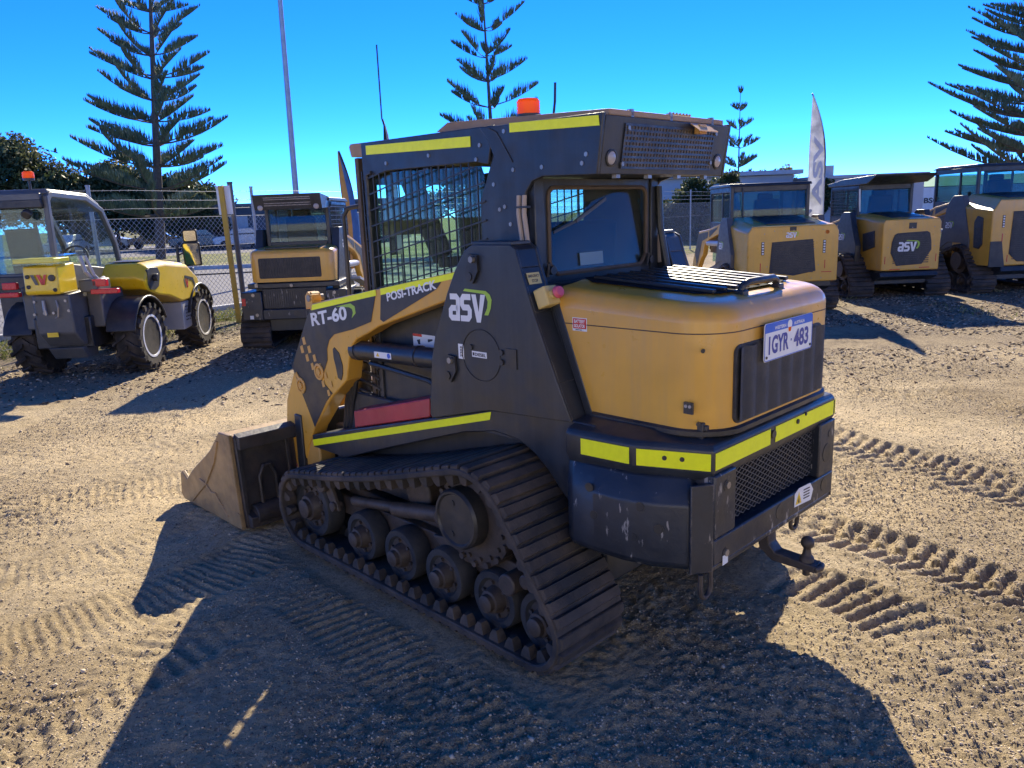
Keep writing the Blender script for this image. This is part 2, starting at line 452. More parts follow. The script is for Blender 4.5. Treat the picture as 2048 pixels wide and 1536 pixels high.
# ------------------------------------------------------------------ the near loader
CIRC = [(.935, .228, .173), (-.40, .50, .215), (-.73, .185, .13)]
def near_loader():
    t = thing('compact_track_loader', 'tan and black compact track loader with yellow reflective strips parked alone in the foreground', 'track loader', (.1083, 3.6832, 0), R(134.2))
    # ---- running gear
    for s in (1, -1):
        ya, yb = (.46, .84) if s > 0 else (-.84, -.46)
        lug = [(.775, .82), (.60, .64)] if s > 0 else [(-.82, -.775), (-.64, -.60)]
        track_mesh(CIRC, ya, yb, .022, .0545, .088, tread=.017, gap=.22, lug_y=lug, seed=s + 3).build('rubber_track', M['rubber'], t, smooth=True, ang=30)
        roller('idler_wheel', .935, .228, .170, s, .655, .755, t, 10, .05)
        for x in (.49, .17, -.14, -.46, -.73):
            roller('bogie_wheel', x, .18, .125, s, .655, .748, t, 6, .05)
            roller('bogie_wheel', x, .18, .125, s, .50, .59, t, 6, .005)
        d = MB()
        d.lathe((-.35, 0, .50), (0, s, 0), [(.05, .50), (.205, .50), (.205, .56), (.19, .56), (.19, .68), (.205, .68), (.205, .735), (.15, .74), (.15, .74)], 40)
        for k in range(16):
            a = 2 * math.pi * k / 16
            c = Vector((-.35 + .197 * math.cos(a), 0, .50 + .197 * math.sin(a)))
            d.cyl(c + Vector((0, s * .50, 0)), c + Vector((0, s * .752, 0)), .014, 8)
            c = Vector((-.35 + .172 * math.cos(a + .2), s * .735, .50 + .172 * math.sin(a + .2)))
            d.cyl(c, c + Vector((0, s * .014, 0)), .011, 6)
        o = d.build('drive_sprocket', M['rust'], t, smooth=True, ang=35)
        h = MB(); h.lathe((-.315, 0, .505), (0, s, 0), [(.115, .70), (.128, .73), (.128, .80), (.119, .812), (.110, .812), (.104, .804), (.02, .806), (0, .806)], 36)
        for a in (80, 290): 
            c = Vector((-.315 + .07 * math.cos(R(a)), s * .803, .505 + .07 * math.sin(R(a)))); h.cyl(c, c + Vector((0, s * .006, 0)), .012, 8)
        h.build('drive_motor', M['dark'], o, smooth=True, ang=35)
        f = MB()
        f.box(-.80, .90, s * .60, s * .65, .20, .30); f.box(-.25, .85, s * .46, s * .60, .24, .34)
        f.prism([(-.62, .30), (-.1, .30), (.0, .40), (-.2, .46), (-.50, .40)], 'y', s * .57, s * .64)
        f.prism([(-.66, .26), (-.10, .26), (-.02, .32), (-.30, .37), (-.60, .34)], 'y', s * .66, s * .70)
        f.cyl((.60, s * .70, .33), (-.12, s * .70, .44), .026, 14); f.cyl((.25, s * .70, .375), (-.14, s * .70, .445), .036, 14)
        f.cyl((-.12, s * .65, .44), (-.12, s * .74, .44), .034, 14)
        f.prism([(.66, .27), (.72, .27), (.80, .40), (.74, .43)], 'y', s * .735, s * .76)
        f.cyl((.77, s * .72, .40), (.77, s * .79, .40), .045, 20); f.cyl((.70, s * .72, .29), (.70, s * .775, .29), .026, 16)
        f.cyl((-.58, s * .70, .30), (-.58, s * .79, .30), .045, 20); f.cyl((-.66, s * .70, .33), (-.66, s * .77, .33), .03, 16)
        f.box(.15, .75, s * .46, s * .58, .36, .42)
        f.lathe((.12, 0, .47), (0, s, 0), [(.09, .46), (.09, .66), (.05, .67), (0, .67)], 24)
        f.build('undercarriage_frame', M['rust'], t, bevel=.006)
    c = MB(); c.box(-.80, 1.0, -.45, .45, .24, .80); c.box(1.0, 1.22, -.40, .40, .26, .56)
    c.build('chassis', M['black'], t, bevel=.01)
    # ---- body sides, fenders, towers
    for s in (1, -1):
        f = MB()
        pl = [(1.22, .525), (-.28, .905), (-.50, .935), (-.84, .935), (-.84, .50), (-.79, .515), (-.74, .575), (-.66, .645), (-.60, .71), (-.53, .765), (-.44, .805), (-.3, .815), (-.1, .775), (.14, .70), (.5, .585), (.89, .455), (1.22, .455)]
        f.prism(pl, 'y', s * .43, s * .555)
        f.prism([(.86, .455), (.98, .42), (1.0, .455), (.90, .52)], 'y', s * .44, s * .54)
        fo = f.build('fender', M['black'], t, bevel=.006)
        r = MB(); r.plate([(1.21, s * .5555, .462), (-.275, s * .5555, .862), (-.285, s * .5555, .898), (1.215, s * .5555, .498)], (0, s, 0), .0015)
        r.build('reflective_strip', M['tape'], fo)
        b = MB()
        outer = [(-.20, 1.575), (-.225, 1.585), (-.44, 1.585), (-.47, 1.57), (-.49, 1.50), (-.555, 1.33), (-.67, 1.07), (-.735, .93), (-.28, .905), (.10, .81), (.115, .83), (.08, 1.08), (.05, 1.18), (-.05, 1.38), (-.11, 1.48), (-.175, 1.56)]
        b.prism(outer, 'y', s * .551, s * .565)
        b.prism(outer, 'y', s * .435, s * .45)
        rear = [(-.205, 1.583), (-.44, 1.583), (-.468, 1.565), (-.488, 1.498), (-.553, 1.33), (-.668, 1.07), (-.733, .93)]
        for p, q in zip(rear, rear[1:]):
            dx, dz = q[0] - p[0], q[1] - p[1]; l = math.hypot(dx, dz); n = (dz / l * .014, -dx / l * .014)
            if n[0] > 0 or (abs(n[0]) < .006 and n[1] > 0): n = (-n[0], -n[1])
            b.prism([p, q, (q[0] - n[0], q[1] - n[1]), (p[0] - n[0], p[1] - n[1])], 'y', s * .45, s * .551)
        b.box(-.60, -.1, s * .45, s * .551, .80, .90)
        to = b.build('loader_tower', M['black'], t, bevel=.003)
        for (x, z) in ((-.235, 1.50), (-.065, 1.07)):
            p = MB()
            p.cyl((x, s * .40, z), (x, s * .572, z), .030, 20)
            p.prism([(x - .028, z + .045), (x + .02, z + .05), (x + .045, z - .03), (x + .035, z - .065), (x + .005, z - .07), (x - .03, z - .02)], 'y', s * .567, s * .578)
            p.cyl((x - .005, s * .565, z + .028), (x - .005, s * .592, z + .028), .014, 6, mi=1)
            p.cyl((x + .022, s * .565, z - .042), (x + .022, s * .583, z - .042), .018, 16)
            p.build('pivot_pin', [M['dark'], M['steel']], to, smooth=True, ang=30)
        if s > 0:
            g = MB(); emblem(g, (-.058, .5665, 1.268), (-1, 0, .02), (0, 0, 1), .118)
            g.build('logo', [M['white'], M['lime']], to, recalc=False)
            g = MB(); ci = [(-.25 + .115 * math.cos(a) * (1.0), .5665, 1.135 + .108 * math.sin(a)) for a in np.linspace(0, 2 * math.pi, 49)[:-1]]
            g.tube(ci, .0022, 6, closed=True)
            g.cyl((-.19, .565, 1.165), (-.19, .573, 1.165), .012, 16); g.box(-.46, -.40, .565, .570, 1.10, 1.18)
            for z in (1.12, 1.16): g.cyl((-.375, .565, z), (-.375, .574, z), .012, 10)
            g.build('fuel_flap', M['dark'], to, smooth=True)
            g = MB(); g.plate([(-.195, .5655, 1.125), (-.285, .5655, 1.125), (-.285, .5655, 1.150), (-.195, .5655, 1.150)], (0, 1, 0), .001)
            text(g, 'DIESEL', (-.214, .5672, 1.130), (-1, 0, 0), (0, 0, 1), .066, .014, 1)
            g.plate([(-.200, .5667, 1.131), (-.210, .5667, 1.131), (-.210, .5667, 1.144), (-.200, .5667, 1.144)], (0, 1, 0), .0004, 1)
            g.plate([(-.108, .5655, 1.108), (-.143, .5655, 1.108), (-.143, .5655, 1.172), (-.108, .5655, 1.172)], (0, 1, 0), .001)
            text(g, '2203', (-.134, .5672, 1.117), (0, 0, 1), (1, 0, 0), .045, .014, 1)
            g.build('label', [M['white'], M['dark']], to, recalc=False)
    # ---- lift arms
    arm = [(1.10, 1.275), (.48, 1.378), (-.14, 1.482), (-.20, 1.44), (-.18, 1.33), (-.02, 1.345), (.50, 1.195), (.58, 1.16), (.70, 1.115), (.745, 1.08), (.77, 1.04), (.82, .89), (.99, .77), (1.20, .565), (1.28, .45), (1.38, .27), (1.40, .20), (1.50, .19), (1.53, .25), (1.55, .41), (1.49, .69), (1.37, .87), (1.15, 1.215)]
    for s in (1, -1):
        a = MB(); a.prism(arm, 'y', s * .455, s * .548)
        ao = a.build('lift_arm', M['tan'], t, bevel=.007)
        y = s * .5495
        d = MB()
        d1 = [(1.12, 1.238), (.50, 1.345), (.555, 1.215), (.72, 1.165), (.90, 1.125), (.955, 1.09), (.985, 1.04), (.99, .98), (1.07, .86), (.97, .80), (1.04, .745), (1.19, .575), (1.30, .76), (1.38, .90), (1.16, 1.20)]
        d.plate([(x, y, z) for x, z in d1], (0, s, 0), .001)
        d2 = [(.455, 1.352), (.0, 1.428), (.035, 1.395), (.45, 1.222), (.475, 1.232)]
        d.plate([(x, y, z) for x, z in d2], (0, s, 0), .001)
        do = d.build('black_decal', M['decal'], ao, split=True)
        q = MB(); y2 = s * .5512
        for r in range(6):
            for cc in range(2):
                x = 1.245 - r * .048 - cc * .030; z = 1.015 - r * .043 + cc * .050
                k = .020 - .0008 * r
                q.plate([(x + k, y2, z + k * .6), (x - k * .4, y2, z + k * 1.1), (x - k, y2, z - k * .9), (x + k * .5, y2, z - k * 1.3)], (0, s, 0), .0008)
        q.build('checker_mark', M['tan_worn'], do, split=True)
        r = MB()
        r.plate([(1.105, y, 1.238), (1.095, y, 1.268), (.495, y, 1.374), (.495, y, 1.345)], (0, s, 0), .0015)
        r.plate([(.455, y, 1.350), (.455, y, 1.380), (-.09, y, 1.470), (-.075, y, 1.442)], (0, s, 0), .0015)
        r.build('reflective_strip', M['tape'], ao, split=True)
        for (x, z, rr) in ((1.085, .905, .046), (1.295, .80, .046), (1.50, .50, .032)):
            e = MB(); e.lathe((x, 0, z), (0, s, 0), [(rr, s * 0 + .546), (rr, .556), (rr * .72, .558), (rr * .66, .551), (rr * .42, .551), (rr * .40, .560), (0, .560)], 26)
            if z == .80: e.plate([(1.335, y, .875), (1.345, y, .855), (1.30, y, .82), (1.29, y, .835)], (0, s, 0), .006)
            e.build('pin_boss', M['tan_worn'], ao, smooth=True, ang=30)
        e = MB(); e.prism([(.925, 1.045), (.91, 1.055), (.87, 1.03), (.845, .965), (.85, .92), (.87, .885), (.90, .895), (.91, .95), (.925, 1.0)], 'y', s * .53, s * .5515)
        e.build('arm_slot', M['dark'], ao)
        e = MB(); e.cyl((1.13, s * .49, 1.30), (1.13, s * .535, 1.30), .034, 20); e.cyl((1.13, s * .46, 1.30), (1.13, s * .55, 1.30), .018, 16, 1)
        e.prism([(1.10, 1.26), (1.17, 1.24), (1.17, 1.31), (1.14, 1.335), (1.10, 1.32)], 'y', s * .50, s * .545)
        e.build('hose_clamp', [M['tan_worn'], M['steel']], ao, smooth=True)
        if s > 0:
            g = MB()
            text(g, 'RT-60', (1.115, .5512, 1.150), (-1, 0, .175), (.10, 0, 1), .36, .073)
            text(g, 'POSI-TRACK', (.405, .5512, 1.322), (-1, 0, .20), (.12, 0, 1), .38, .040)
            g.poly([(.86, .5512, 1.272), (.72, .5512, 1.296), (.685, .5512, 1.283), (.68, .5512, 1.25), (.72, .5512, 1.222), (.705, .5512, 1.25), (.71, .5512, 1.268), (.735, .5512, 1.276)], 1)
            g.build('lettering', [M['white'], M['lime']], ao, recalc=False)
            g = MB(); g.plate([(1.485, y, .225), (1.435, y, .225), (1.435, y, .305), (1.485, y, .305)], (0, 1, 0), .001)
            g.plate([(1.485, .5506, .287), (1.435, .5506, .287), (1.435, .5506, .305), (1.485, .5506, .305)], (0, 1, 0), .0006, 1)
            g.poly([(1.475, .5512, .238), (1.445, .5512, .238), (1.46, .5512, .275)], 2)
            g.build('warning_label', [M['white'], M['red'], M['yellow']], ao, recalc=False)
        h = MB()
        h.cyl((.76, s * .50, 1.05), (.05, s * .50, 1.075), .048, 22); h.cyl((.77, s * .50, 1.05), (.86, s * .50, 1.02), .028, 16, 1)
        h.cyl((.26, s * .50, 1.068), (.24, s * .50, 1.069), .052, 22); h.cyl((.74, s * .50, 1.0505), (.78, s * .50, 1.049), .053, 22)
        h.tube([(.66, s * .50, .99), (.45, s * .495, .975), (.2, s * .49, .955), (.02, s * .48, .88)], .014, 8)
        ho = h.build('hydraulic_cylinder', [M['black'], M['chrome']], t, smooth=True, ang=30)
        if s > 0:
            g = MB(); 
            g.plate([(.55, .5485, 1.04), (.41, .5485, 1.044), (.41, .5485, 1.074), (.55, .5485, 1.07)], (0, 1, 0), .0008)
            g.cyl((.43, .5488, 1.059), (.43, .5498, 1.059), .013, 16, 1)
            g.poly([(.535, .5496, 1.047), (.505, .5496, 1.048), (.52, .5496, 1.067)], 2)
            g.build('warning_label', [M['white'], M['blue'], M['yellow']], ho, recalc=False)
        b = MB(); b.box(1.18, 1.36, s * .44, s * .54, .22, .50)
        b.build('arm_foot', M['tan_worn'], t, bevel=.01)
    for s in (1, -1):
        b = MB()
        for k in range(3): b.tube([(.80 + .03 * k, s * .46, 1.06), (.83 + .035 * k, s * (.47 - .01 * k), .92), (.93 + .03 * k, s * .45, .74), (1.0 + .03 * k, s * .44, .52)], .014, 7)
        b.prism([(.80, .60), (1.0, .56), (1.04, .74), (.93, .98), (.835, 1.04), (.815, .93)], 'y', s * .40, s * .415)  # plate shaped to block sunlight through the gap beside the cab
        b.build('hydraulic_hoses', M['dark'], t, smooth=True)
    x = MB(); x.box(1.33, 1.43, -.46, .46, .62, .74); x.build('cross_tube', M['tan'], t, bevel=.012)
    # ---- lower cab side, red box on the fender
    for s in (1, -1):
        b = MB(); b.prism([(.67, .60), (.67, 1.36), (-.30, 1.46), (-.40, 1.40), (-.40, .80), (.2, .80)], 'y', s * .395, s * .418)
        bo = b.build('side_panel', M['black'], t, bevel=.005)
        if s > 0:
            g = MB(); g.plate([(.40, .4185, 1.085), (.23, .4185, 1.085), (.23, .4185, 1.155), (.40, .4185, 1.155)], (0, 1, 0), .001)
            g.plate([(.40, .4193, 1.142), (.33, .4193, 1.142), (.33, .4193, 1.155), (.40, .4193, 1.155)], (0, 1, 0), .0008, 1)
            g.plate([(.36, .4193, 1.105), (.345, .4193, 1.105), (.345, .4193, 1.13), (.37, .4193, 1.125)], (0, 1, 0), .0008, 2)
            g.plate([(.285, .4193, 1.12), (.25, .4193, 1.13), (.25, .4193, 1.138), (.285, .4193, 1.135)], (0, 1, 0), .0008, 2)
            g.build('warning_label', [M['white'], M['redlens'], M['dark']], bo, recalc=False)
    a0, a1 = Vector((.80, 0, .60)), Vector((.16, 0, .762))
    b = MB(); dz = Vector((.03, 0, .085))
    b.plate([a0 + Vector((0, .535, .035)), a1 + Vector((0, .535, .035)), a1 + Vector((-.005, .535, .125)), a0 + Vector((0, .535, .125))], (0, -1, 0), .012)
    b.plate([a0 + Vector((0, .535, .035)), a1 + Vector((0, .535, .035)), a1 + Vector((0, .44, .035)), a0 + Vector((0, .44, .035))], (0, 0, 1), .01)
    b.plate([a0 + Vector((0, .535, .125)), a1 + Vector((-.005, .535, .125)), a1 + Vector((-.005, .46, .135)), a0 + Vector((0, .46, .135))], (0, 0, -1), .01)
    b.build('red_tray', M['red'], t, bevel=.004)
    b = MB(); b.box(.02, .16, .45, .53, .80, .90); b.build('tool_holder', M['dark'], t, bevel=.008)
    # ---- bucket
    sd = [(1.43, .01), (1.475, .56), (1.60, .558), (1.66, .50), (1.74, .43), (1.83, .37), (1.92, .318), (2.02, .258), (2.11, .195), (2.165, .15), (2.235, .19), (2.26, .17), (2.29, .03), (2.25, .0)]
    b = MB()
    for s in (1, -1): b.prism(sd, 'y', s * .905, s * .93)
    prof = [(2.29, .012), (1.62, .012), (1.50, .06), (1.465, .16), (1.48, .40), (1.52, .535), (1.60, .55)]
    inn = [(2.27, .03), (1.63, .034), (1.525, .08), (1.49, .17), (1.505, .40), (1.54, .515), (1.60, .53)]
    b.prism(prof + inn[::-1], 'y', -.905, .905)
    bo = b.build('bucket', M['bucket'], t, bevel=.005)
    k = MB()
    k.prism([(1.43, .02), (1.463, .55), (1.485, .55), (1.46, .16), (1.49, .05), (1.60, .012)], 'y', -.90, .90)
    for y in (.895, .60, .42, -.42, -.60, -.895): k.prism([(1.40, .03), (1.445, .55), (1.47, .55), (1.45, .03)], 'y', y - .012, y + .012)
    k.prism([(1.405, .48), (1.41, .55), (1.47, .565), (1.46, .48)], 'y', -.90, .90)
    k.prism([(1.36, .03), (1.36, .09), (1.46, .12), (1.46, .01)], 'y', -.90, .90)
    k.cyl((1.405, .86, .09), (1.405, .60, .09), .06, 18)
    k.tube([(1.405, .80 + 0, .14), (1.415, .80, .30), (1.42, .77, .36), (1.42, .73, .36), (1.42, .70, .30), (1.41, .70, .14)], .012, 8)
    k.build('bucket_back', M['bucket_back'], bo, bevel=.004)
    k = MB(); k.tube([(1.62, .9315, .50), (1.70, .9315, .36), (1.85, .9315, .20), (2.02, .9315, .085), (2.10, .9315, .03)], .008, 6)
    k.tube([(1.95, .930, .20), (1.86, .9315, .19), (1.80, .9315, .15), (1.74, .9315, .16), (1.66, .9315, .10), (1.60, .930, .05)], .007, 6)
    k.prism([(1.56, .02), (1.42, .02), (1.43, .10), (1.46, .11)], 'y', .928, .936)
    k.build('weld_seam', M['bucket'], bo, smooth=True)
    k = MB()
    for s in (1, -1):
        k.prism([(1.33, .12), (1.33, .62), (1.40, .62), (1.415, .14)], 'y', s * .30, s * .56)
    k.box(1.34, 1.40, -.42, .42, .50, .60); k.box(1.35, 1.41, -.42, .42, .12, .20)
    k.build('quick_attach', M['black'], t, bevel=.006)
    return t
def hood_mesh(hw, xr, z0, z1, rc, xf_top, xf_bot, ztip=.03, fil=.07, n=10):
    """rounded engine hood; front edge slants from xf_bot at z0 to xf_top at z1"""
    loops = []
    levels = [(z0, 0), (z0 + .35 * (z1 - z0), 0), (z1 - fil, 0)]
    for j in range(1, 8):
        a = j / 7 * math.pi / 2; levels.append((z1 - fil + fil * math.sin(a) * .92, fil * (1 - math.cos(a))))
    levels += [(z1 - .002, fil * 1.6), (z1 + .004, fil * 2.4)]
    for (z, d) in levels:
        w = hw - d; r = max(rc - d * .6, .02); x0 = xr + d
        k = (z - z0) / (z1 - z0); xf = xf_bot + (xf_top - xf_bot) * k
        zz = lambda x: z + (ztip * ((x - xr) / (xf_top - xr)) * k * k)
        pts = [(xf, w)]
        for j in range(1, 6): pts.append((xf + (x0 + r - xf) * j / 6, w))
        for j in range(n + 1):
            a = math.pi / 2 + math.pi / 2 * j / n; pts.append((x0 + r + r * math.cos(a), w - r + r * math.sin(a)))
        pts += [(x, -y) for x, y in pts[::-1]]
        loops.append([(x, y, zz(x)) for x, y in pts])
    mb = MB(); mb.loft(loops); return mb

def number_plate(par, x, yc, zc):
    p = MB()
    p.prism(rrect(yc - .186, yc + .186, zc - .0675, zc + .0675, [.012] * 4), 'x', x, x - .003)
    po = p.build('number_plate', M['white'], par)
    g = MB(); X = x - .0035; u = (0, -1, 0); v = (0, 0, 1)
    hd = [(yc + .183, zc + .034), (yc - .183, zc + .034), (yc - .183, zc + .058), (yc - .176, zc + .0645), (yc + .176, zc + .0645), (yc + .183, zc + .058)]
    g.poly([(X, a, b) for a, b in hd], 0)
    text(g, 'WESTERN', (X - .0006, yc + .115, zc + .040), u, v, .085, .012, 1)
    text(g, 'AUSTRALIA', (X - .0006, yc - .032, zc + .040), u, v, .085, .012, 1)
    em = [(yc + .018 * math.cos(a), zc + .046 + .017 * math.sin(a)) for a in np.linspace(0, 2 * math.pi, 15)[:-1]]
    g.poly([(X - .0004, a, b) for a, b in em], 1)
    g.poly([(X - .0008, yc + .012, zc + .036), (X - .0008, yc - .012, zc + .036), (X - .0008, yc - .008, zc + .020), (X - .0008, yc + .008, zc + .020)], 2)
    text(g, '1GYR', (X - .0006, yc + .155, zc - .045), u, v, .150, .066, 3)
    text(g, '483', (X - .0006, yc - .036, zc - .045), u, v, .118, .066, 3)
    g.poly([(X - .0006, yc - .014 + a, zc - .012 + b) for a, b in ((-.004, -.004), (.004, -.004), (.004, .004), (-.004, .004))], 3)
    for a in (-.170, .170):
        q = MB(); q.cyl((X, yc + a, zc - .052), (X - .003, yc + a, zc - .052), .005, 8); q.build('screw', M['dark'], po)
    g.build('lettering', [M['blue'], M['white'], M['orange'], M['navy'], M['dark']], po, recalc=False)
    rim = MB(); rim.tube([(X, a, b) for a, b in rrect(yc - .1835, yc + .1835, zc - .065, zc + .065, [.011] * 4)], .0014, 4, closed=True)
    rim.build('border', M['blue'], po)

def near_body(t):
    # ---- hood
    xr, hw = -1.285, .475
    h = hood_mesh(hw, xr, .945, 1.385, .17, -.585, -.765, .045)
    ho = h.build('engine_hood', M['tan'], t, smooth=True, ang=50)
    b = MB()
    def seamline(z, off):
        pts = []; w = hw + off; r = .17
        k = (z - .945) / .44; xf = -.765 + .18 * k
        pts.append((xf, w, z))
        for j in range(11):
            a = math.pi / 2 + math.pi / 2 * j / 10; pts.append((xr - off + r + r * math.cos(a), w - r + r * math.sin(a), z + .0))
        return pts + [(x, -y, zz) for x, y, zz in pts[::-1]]
    b.tube(seamline(1.287, .0), .0022, 5); 
    b.build('hood_seam', M['interior'], ho)
    b = MB(); b.tube(seamline(.945, -.002), .016, 6); b.build('hood_gasket', M['dark'], ho, smooth=True)
    # hood front trim following the slant
    b = MB()
    for s in (1, -1):
        b.bar((-.575, s * .468, 1.40), (-.755, s * .468, .93), .035, .02, (0, s, 0)); b.bar((-.545, s * .455, 1.40), (-.72, s * .455, .93), .03, .02, (0, s, 0))
    b.build('hood_trim', M['black'], t, bevel=.004, split=True)
    # louvres
    zt = lambda x: 1.389 + .045 * ((x + 1.285) / .70) + .003
    b = MB()
    b.plate([(-.56, .26, zt(-.56) - .001), (-.60, -.33, zt(-.6) - .001), (-1.12, -.33, zt(-1.12) - .001), (-1.16, -.20, zt(-1.16) - .001), (-1.16, .24, zt(-1.16) - .001), (-1.10, .31, zt(-1.1) - .001), (-.66, .34, zt(-.66) - .001)], (0, 0, 1), .002)
    lo = b.build('louvre_panel', M['matte'], ho)
    b = MB()
    for i in range(8):
        y = -.30 + i * .078
        b.bar((-.60, y, zt(-.6) + .005), (-1.14, y, zt(-1.14) + .005), .020, .015, (0, .10, 1))
    b.build('louvre_slats', M['louvre'], lo, bevel=.003)
    b = MB(); hz = 1.385
    b.tube([(-1.175, .135, hz), (-1.18, .125, hz + .032), (-1.185, .095, hz + .043), (-1.185, -.095, hz + .043), (-1.18, -.125, hz + .032), (-1.175, -.135, hz)], .0145, 10)
    b.box(-1.20, -1.15, .115, .155, hz - .002, hz + .018); b.box(-1.20, -1.15, -.155, -.115, hz - .002, hz + .018)
    b.build('hood_handle', M['dark'], ho, bevel=.004, smooth=True)
    b = MB()
    for yy in (.0,): pass
    g = rrect(-.315, .352, .968, 1.243, [.03, .03, .03, .045])
    b.prism(g, 'x', xr + .01, xr - .004)
    go = b.build('rear_grille', M['grille'], ho, bevel=.003)
    b = MB(); n = 90; rows = []
    for i in range(n + 1):
        y = -.305 + .645 * i / n; d = .012 * (.5 + .5 * math.cos(2 * math.pi * (y + .02) / .092)) ** .7
        rows.append((y, d))
    vs = [(xr - .0045 - d, y, .978) for y, d in rows] + [(xr - .0045 - d, y, 1.233) for y, d in rows]
    b.add(vs, [(i, i + 1, n + 2 + i, n + 1 + i) for i in range(n)])
    b.build('corrugated_screen', M['grille'], go, smooth=True, recalc=False)
    number_plate(ho, -1.305, .012, 1.228)
    b = MB(); b.plate([(-.675, .4755, 1.262), (-.745, .4755, 1.262), (-.745, .4755, 1.312), (-.675, .4755, 1.312)], (0, 1, 0), .001)
    b.plate([(-.678, .4766, 1.271), (-.742, .4766, 1.271), (-.742, .4766, 1.309), (-.678, .4766, 1.309)], (0, 1, 0), .0004, 1)
    text(b, 'BATTERY', (-.684, .4774, 1.292), (-1, 0, 0), (0, 0, 1), .052, .013)
    text(b, 'ISOLATOR', (-.684, .4774, 1.275), (-1, 0, 0), (0, 0, 1), .052, .013)
    text(b, 'SWITCH', (-.69, .4774, 1.264), (-1, 0, 0), (0, 0, 1), .03, .005, 2)
    b.build('battery_label', [M['white'], M['redlens'], M['dark']], ho, recalc=False)
    b = MB(); b.box(-1.170, -1.205, .4755, .484, 1.018, 1.058); 
    for x in (-1.18, -1.195): b.cyl((x, .484, 1.045), (x, .487, 1.045), .006, 10, 1)
    for p in ((-1.225, .455, 1.235), (-1.215, .462, .985)): b.cyl(p, (p[0] - .006, p[1] + .012, p[2]), .007, 8)
    b.build('hood_latch', [M['dark'], M['lens']], ho)
    # ---- bumper
    def outline(a, bx, c, xm): return [(-.74, a), (-.80, a), (-1.035, bx), (-1.285, c), (-1.285, -c), (-1.035, -bx), (-.80, -a), (-.74, -a)]
    def lp(a, bx, c, xr2, z): return [(x if x > -1.28 else xr2, y, z) for x, y in outline(a, bx, c, 0)]
    b = MB()
    b.loft([lp(.59, .565, .46, -1.265, .79), lp(.605, .585, .478, -1.285, .825), lp(.605, .585, .478, -1.285, .902), lp(.595, .575, .468, -1.275, .918), lp(.50, .50, .40, -1.19, .945)])
    bo = b.build('rear_collar', M['black'], t, bevel=.006)
    b = MB()
    def strip(p, q, z0=.833, z1=.893):
        p = Vector(p); q = Vector(q); d = (q - p); n = Vector((-d.y, d.x, 0)).normalized()
        if n.dot(p + Vector((.9, 0, 0))) < 0: n = -n
        b.plate([p + n * .0005 + Vector((0, 0, z0)), q + n * .0005 + Vector((0, 0, z0)), q + n * .0005 + Vector((0, 0, z1)), p + n * .0005 + Vector((0, 0, z1))], n, .0016)
    P1, P2, P3 = Vector((-.80, .605, 0)), Vector((-1.035, .585, 0)), Vector((-1.285, .478, 0))
    strip(P1.lerp(P2, .06), P1.lerp(P2, .93)); strip(P2.lerp(P3, .04), P2.lerp(P3, .97))
    strip((-1.285, .466, 0), (-1.285, .085, 0)); strip((-1.285, .045, 0), (-1.285, -.46, 0))
    strip((-1.285, -.478, 0), (-1.035, -.585, 0))
    b.build('reflective_strip', M['tape'], bo, split=True)
    b = MB()
    for k in (.40, .62):
        c = P2.lerp(P3, k) + Vector((0, 0, .868)); b.cyl(c, c + Vector((-.39, .92, 0)) * .005, .0085, 8)
    b.cyl((-1.285, .065, .868), (-1.292, .065, .868), .016, 14); b.cyl((-1.285, -.13, .875), (-1.292, -.13, .875), .010, 9); b.cyl((-1.285, -.20, .89), (-1.2905, -.20, .89), .007, 7)
    b.build('bolt_hole', M['dark'], bo, split=True)
    b = MB(); b.box(-1.225, -1.185, .40, .45, .915, .985); b.box(-1.235, -1.18, .405, .445, .955, .975)
    b.build('hood_stop', M['dark'], bo, bevel=.004)
    b = MB(); b.cyl((-1.20, -.43, .93), (-1.20, -.43, .975), .02, 12); b.box(-1.23, -1.17, -.46, -.40, .96, .975)
    b.build('latch_post', M['dark'], bo, bevel=.003)
    # lower counterweight
    b = MB()
    sidep = [(-.74, .600), (-.795, .638), (-.90, .640), (-1.02, .632), (-1.13, .605), (-1.235, .545), (-1.245, .49), (-1.20, .30)]
    full = sidep + [(x, -y) for x, y in sidep[::-1]]
    ins = lambda d, z: [(x + d * .6, y - math.copysign(min(d, abs(y) * .3), y), z) for x, y in full]
    b.loft([ins(.02, .475), ins(0, .50), ins(0, .715), ins(.035, .775), ins(.05, .80)])
    wo = b.build('counterweight', M['black_worn'], t, bevel=.008)
    b = MB()
    for (x, y, z) in ((-1.085, .617, .70), (-1.06, .622, .585), (-.90, .641, .63), (-.88, .641, .73), (-1.15, .598, .63)):
        n = Vector((-.12, .99, 0)) if x > -1.1 else Vector((-.4, .91, 0)); b.lathe(Vector((x, y, z)) - n * .002, n, [(.017, 0), (.017, .0024), (.013, .0026), (.009, .0024), (0, .0024)], 14)
    b.build('bolt_hole', M['dark'], wo, split=True)
    b = MB()
    for (y, z) in ((.44, 0),): pass
    b.prism([(-.475, .49), (.475, .49), (.475, .585), (-.475, .585)], 'x', -1.292, -1.20)
    b.prism([(.335, .587), (.475, .587), (.475, .815), (.335, .815)], 'x', -1.292, -1.20)
    b.prism([(-.475, .587), (-.335, .587), (-.335, .815), (-.475, .815)], 'x', -1.292, -1.20)
    b.prism([(-.475, .465), (.475, .465), (.475, .488), (-.475, .488)], 'x', -1.285, -1.10)
    ro = b.build('rear_plate', M['black_worn'], t, bevel=.006)
    for s in (1, -1):
        b = MB(); b.prism([(-1.290, s * .476), (-1.245, s * .548), (-1.235, s * .54), (-1.262, s * .47)], 'z', .47, .79)
        b.build('corner_plate', M['black_worn'], t, bevel=.003)
    b = MB(); b.box(-1.21, -1.205, -.335, .335, .58, .815); b.build('radiator_core', M['matte'], t)
    b = MB()
    ii = np.arange(-.9, 1.0, .040)
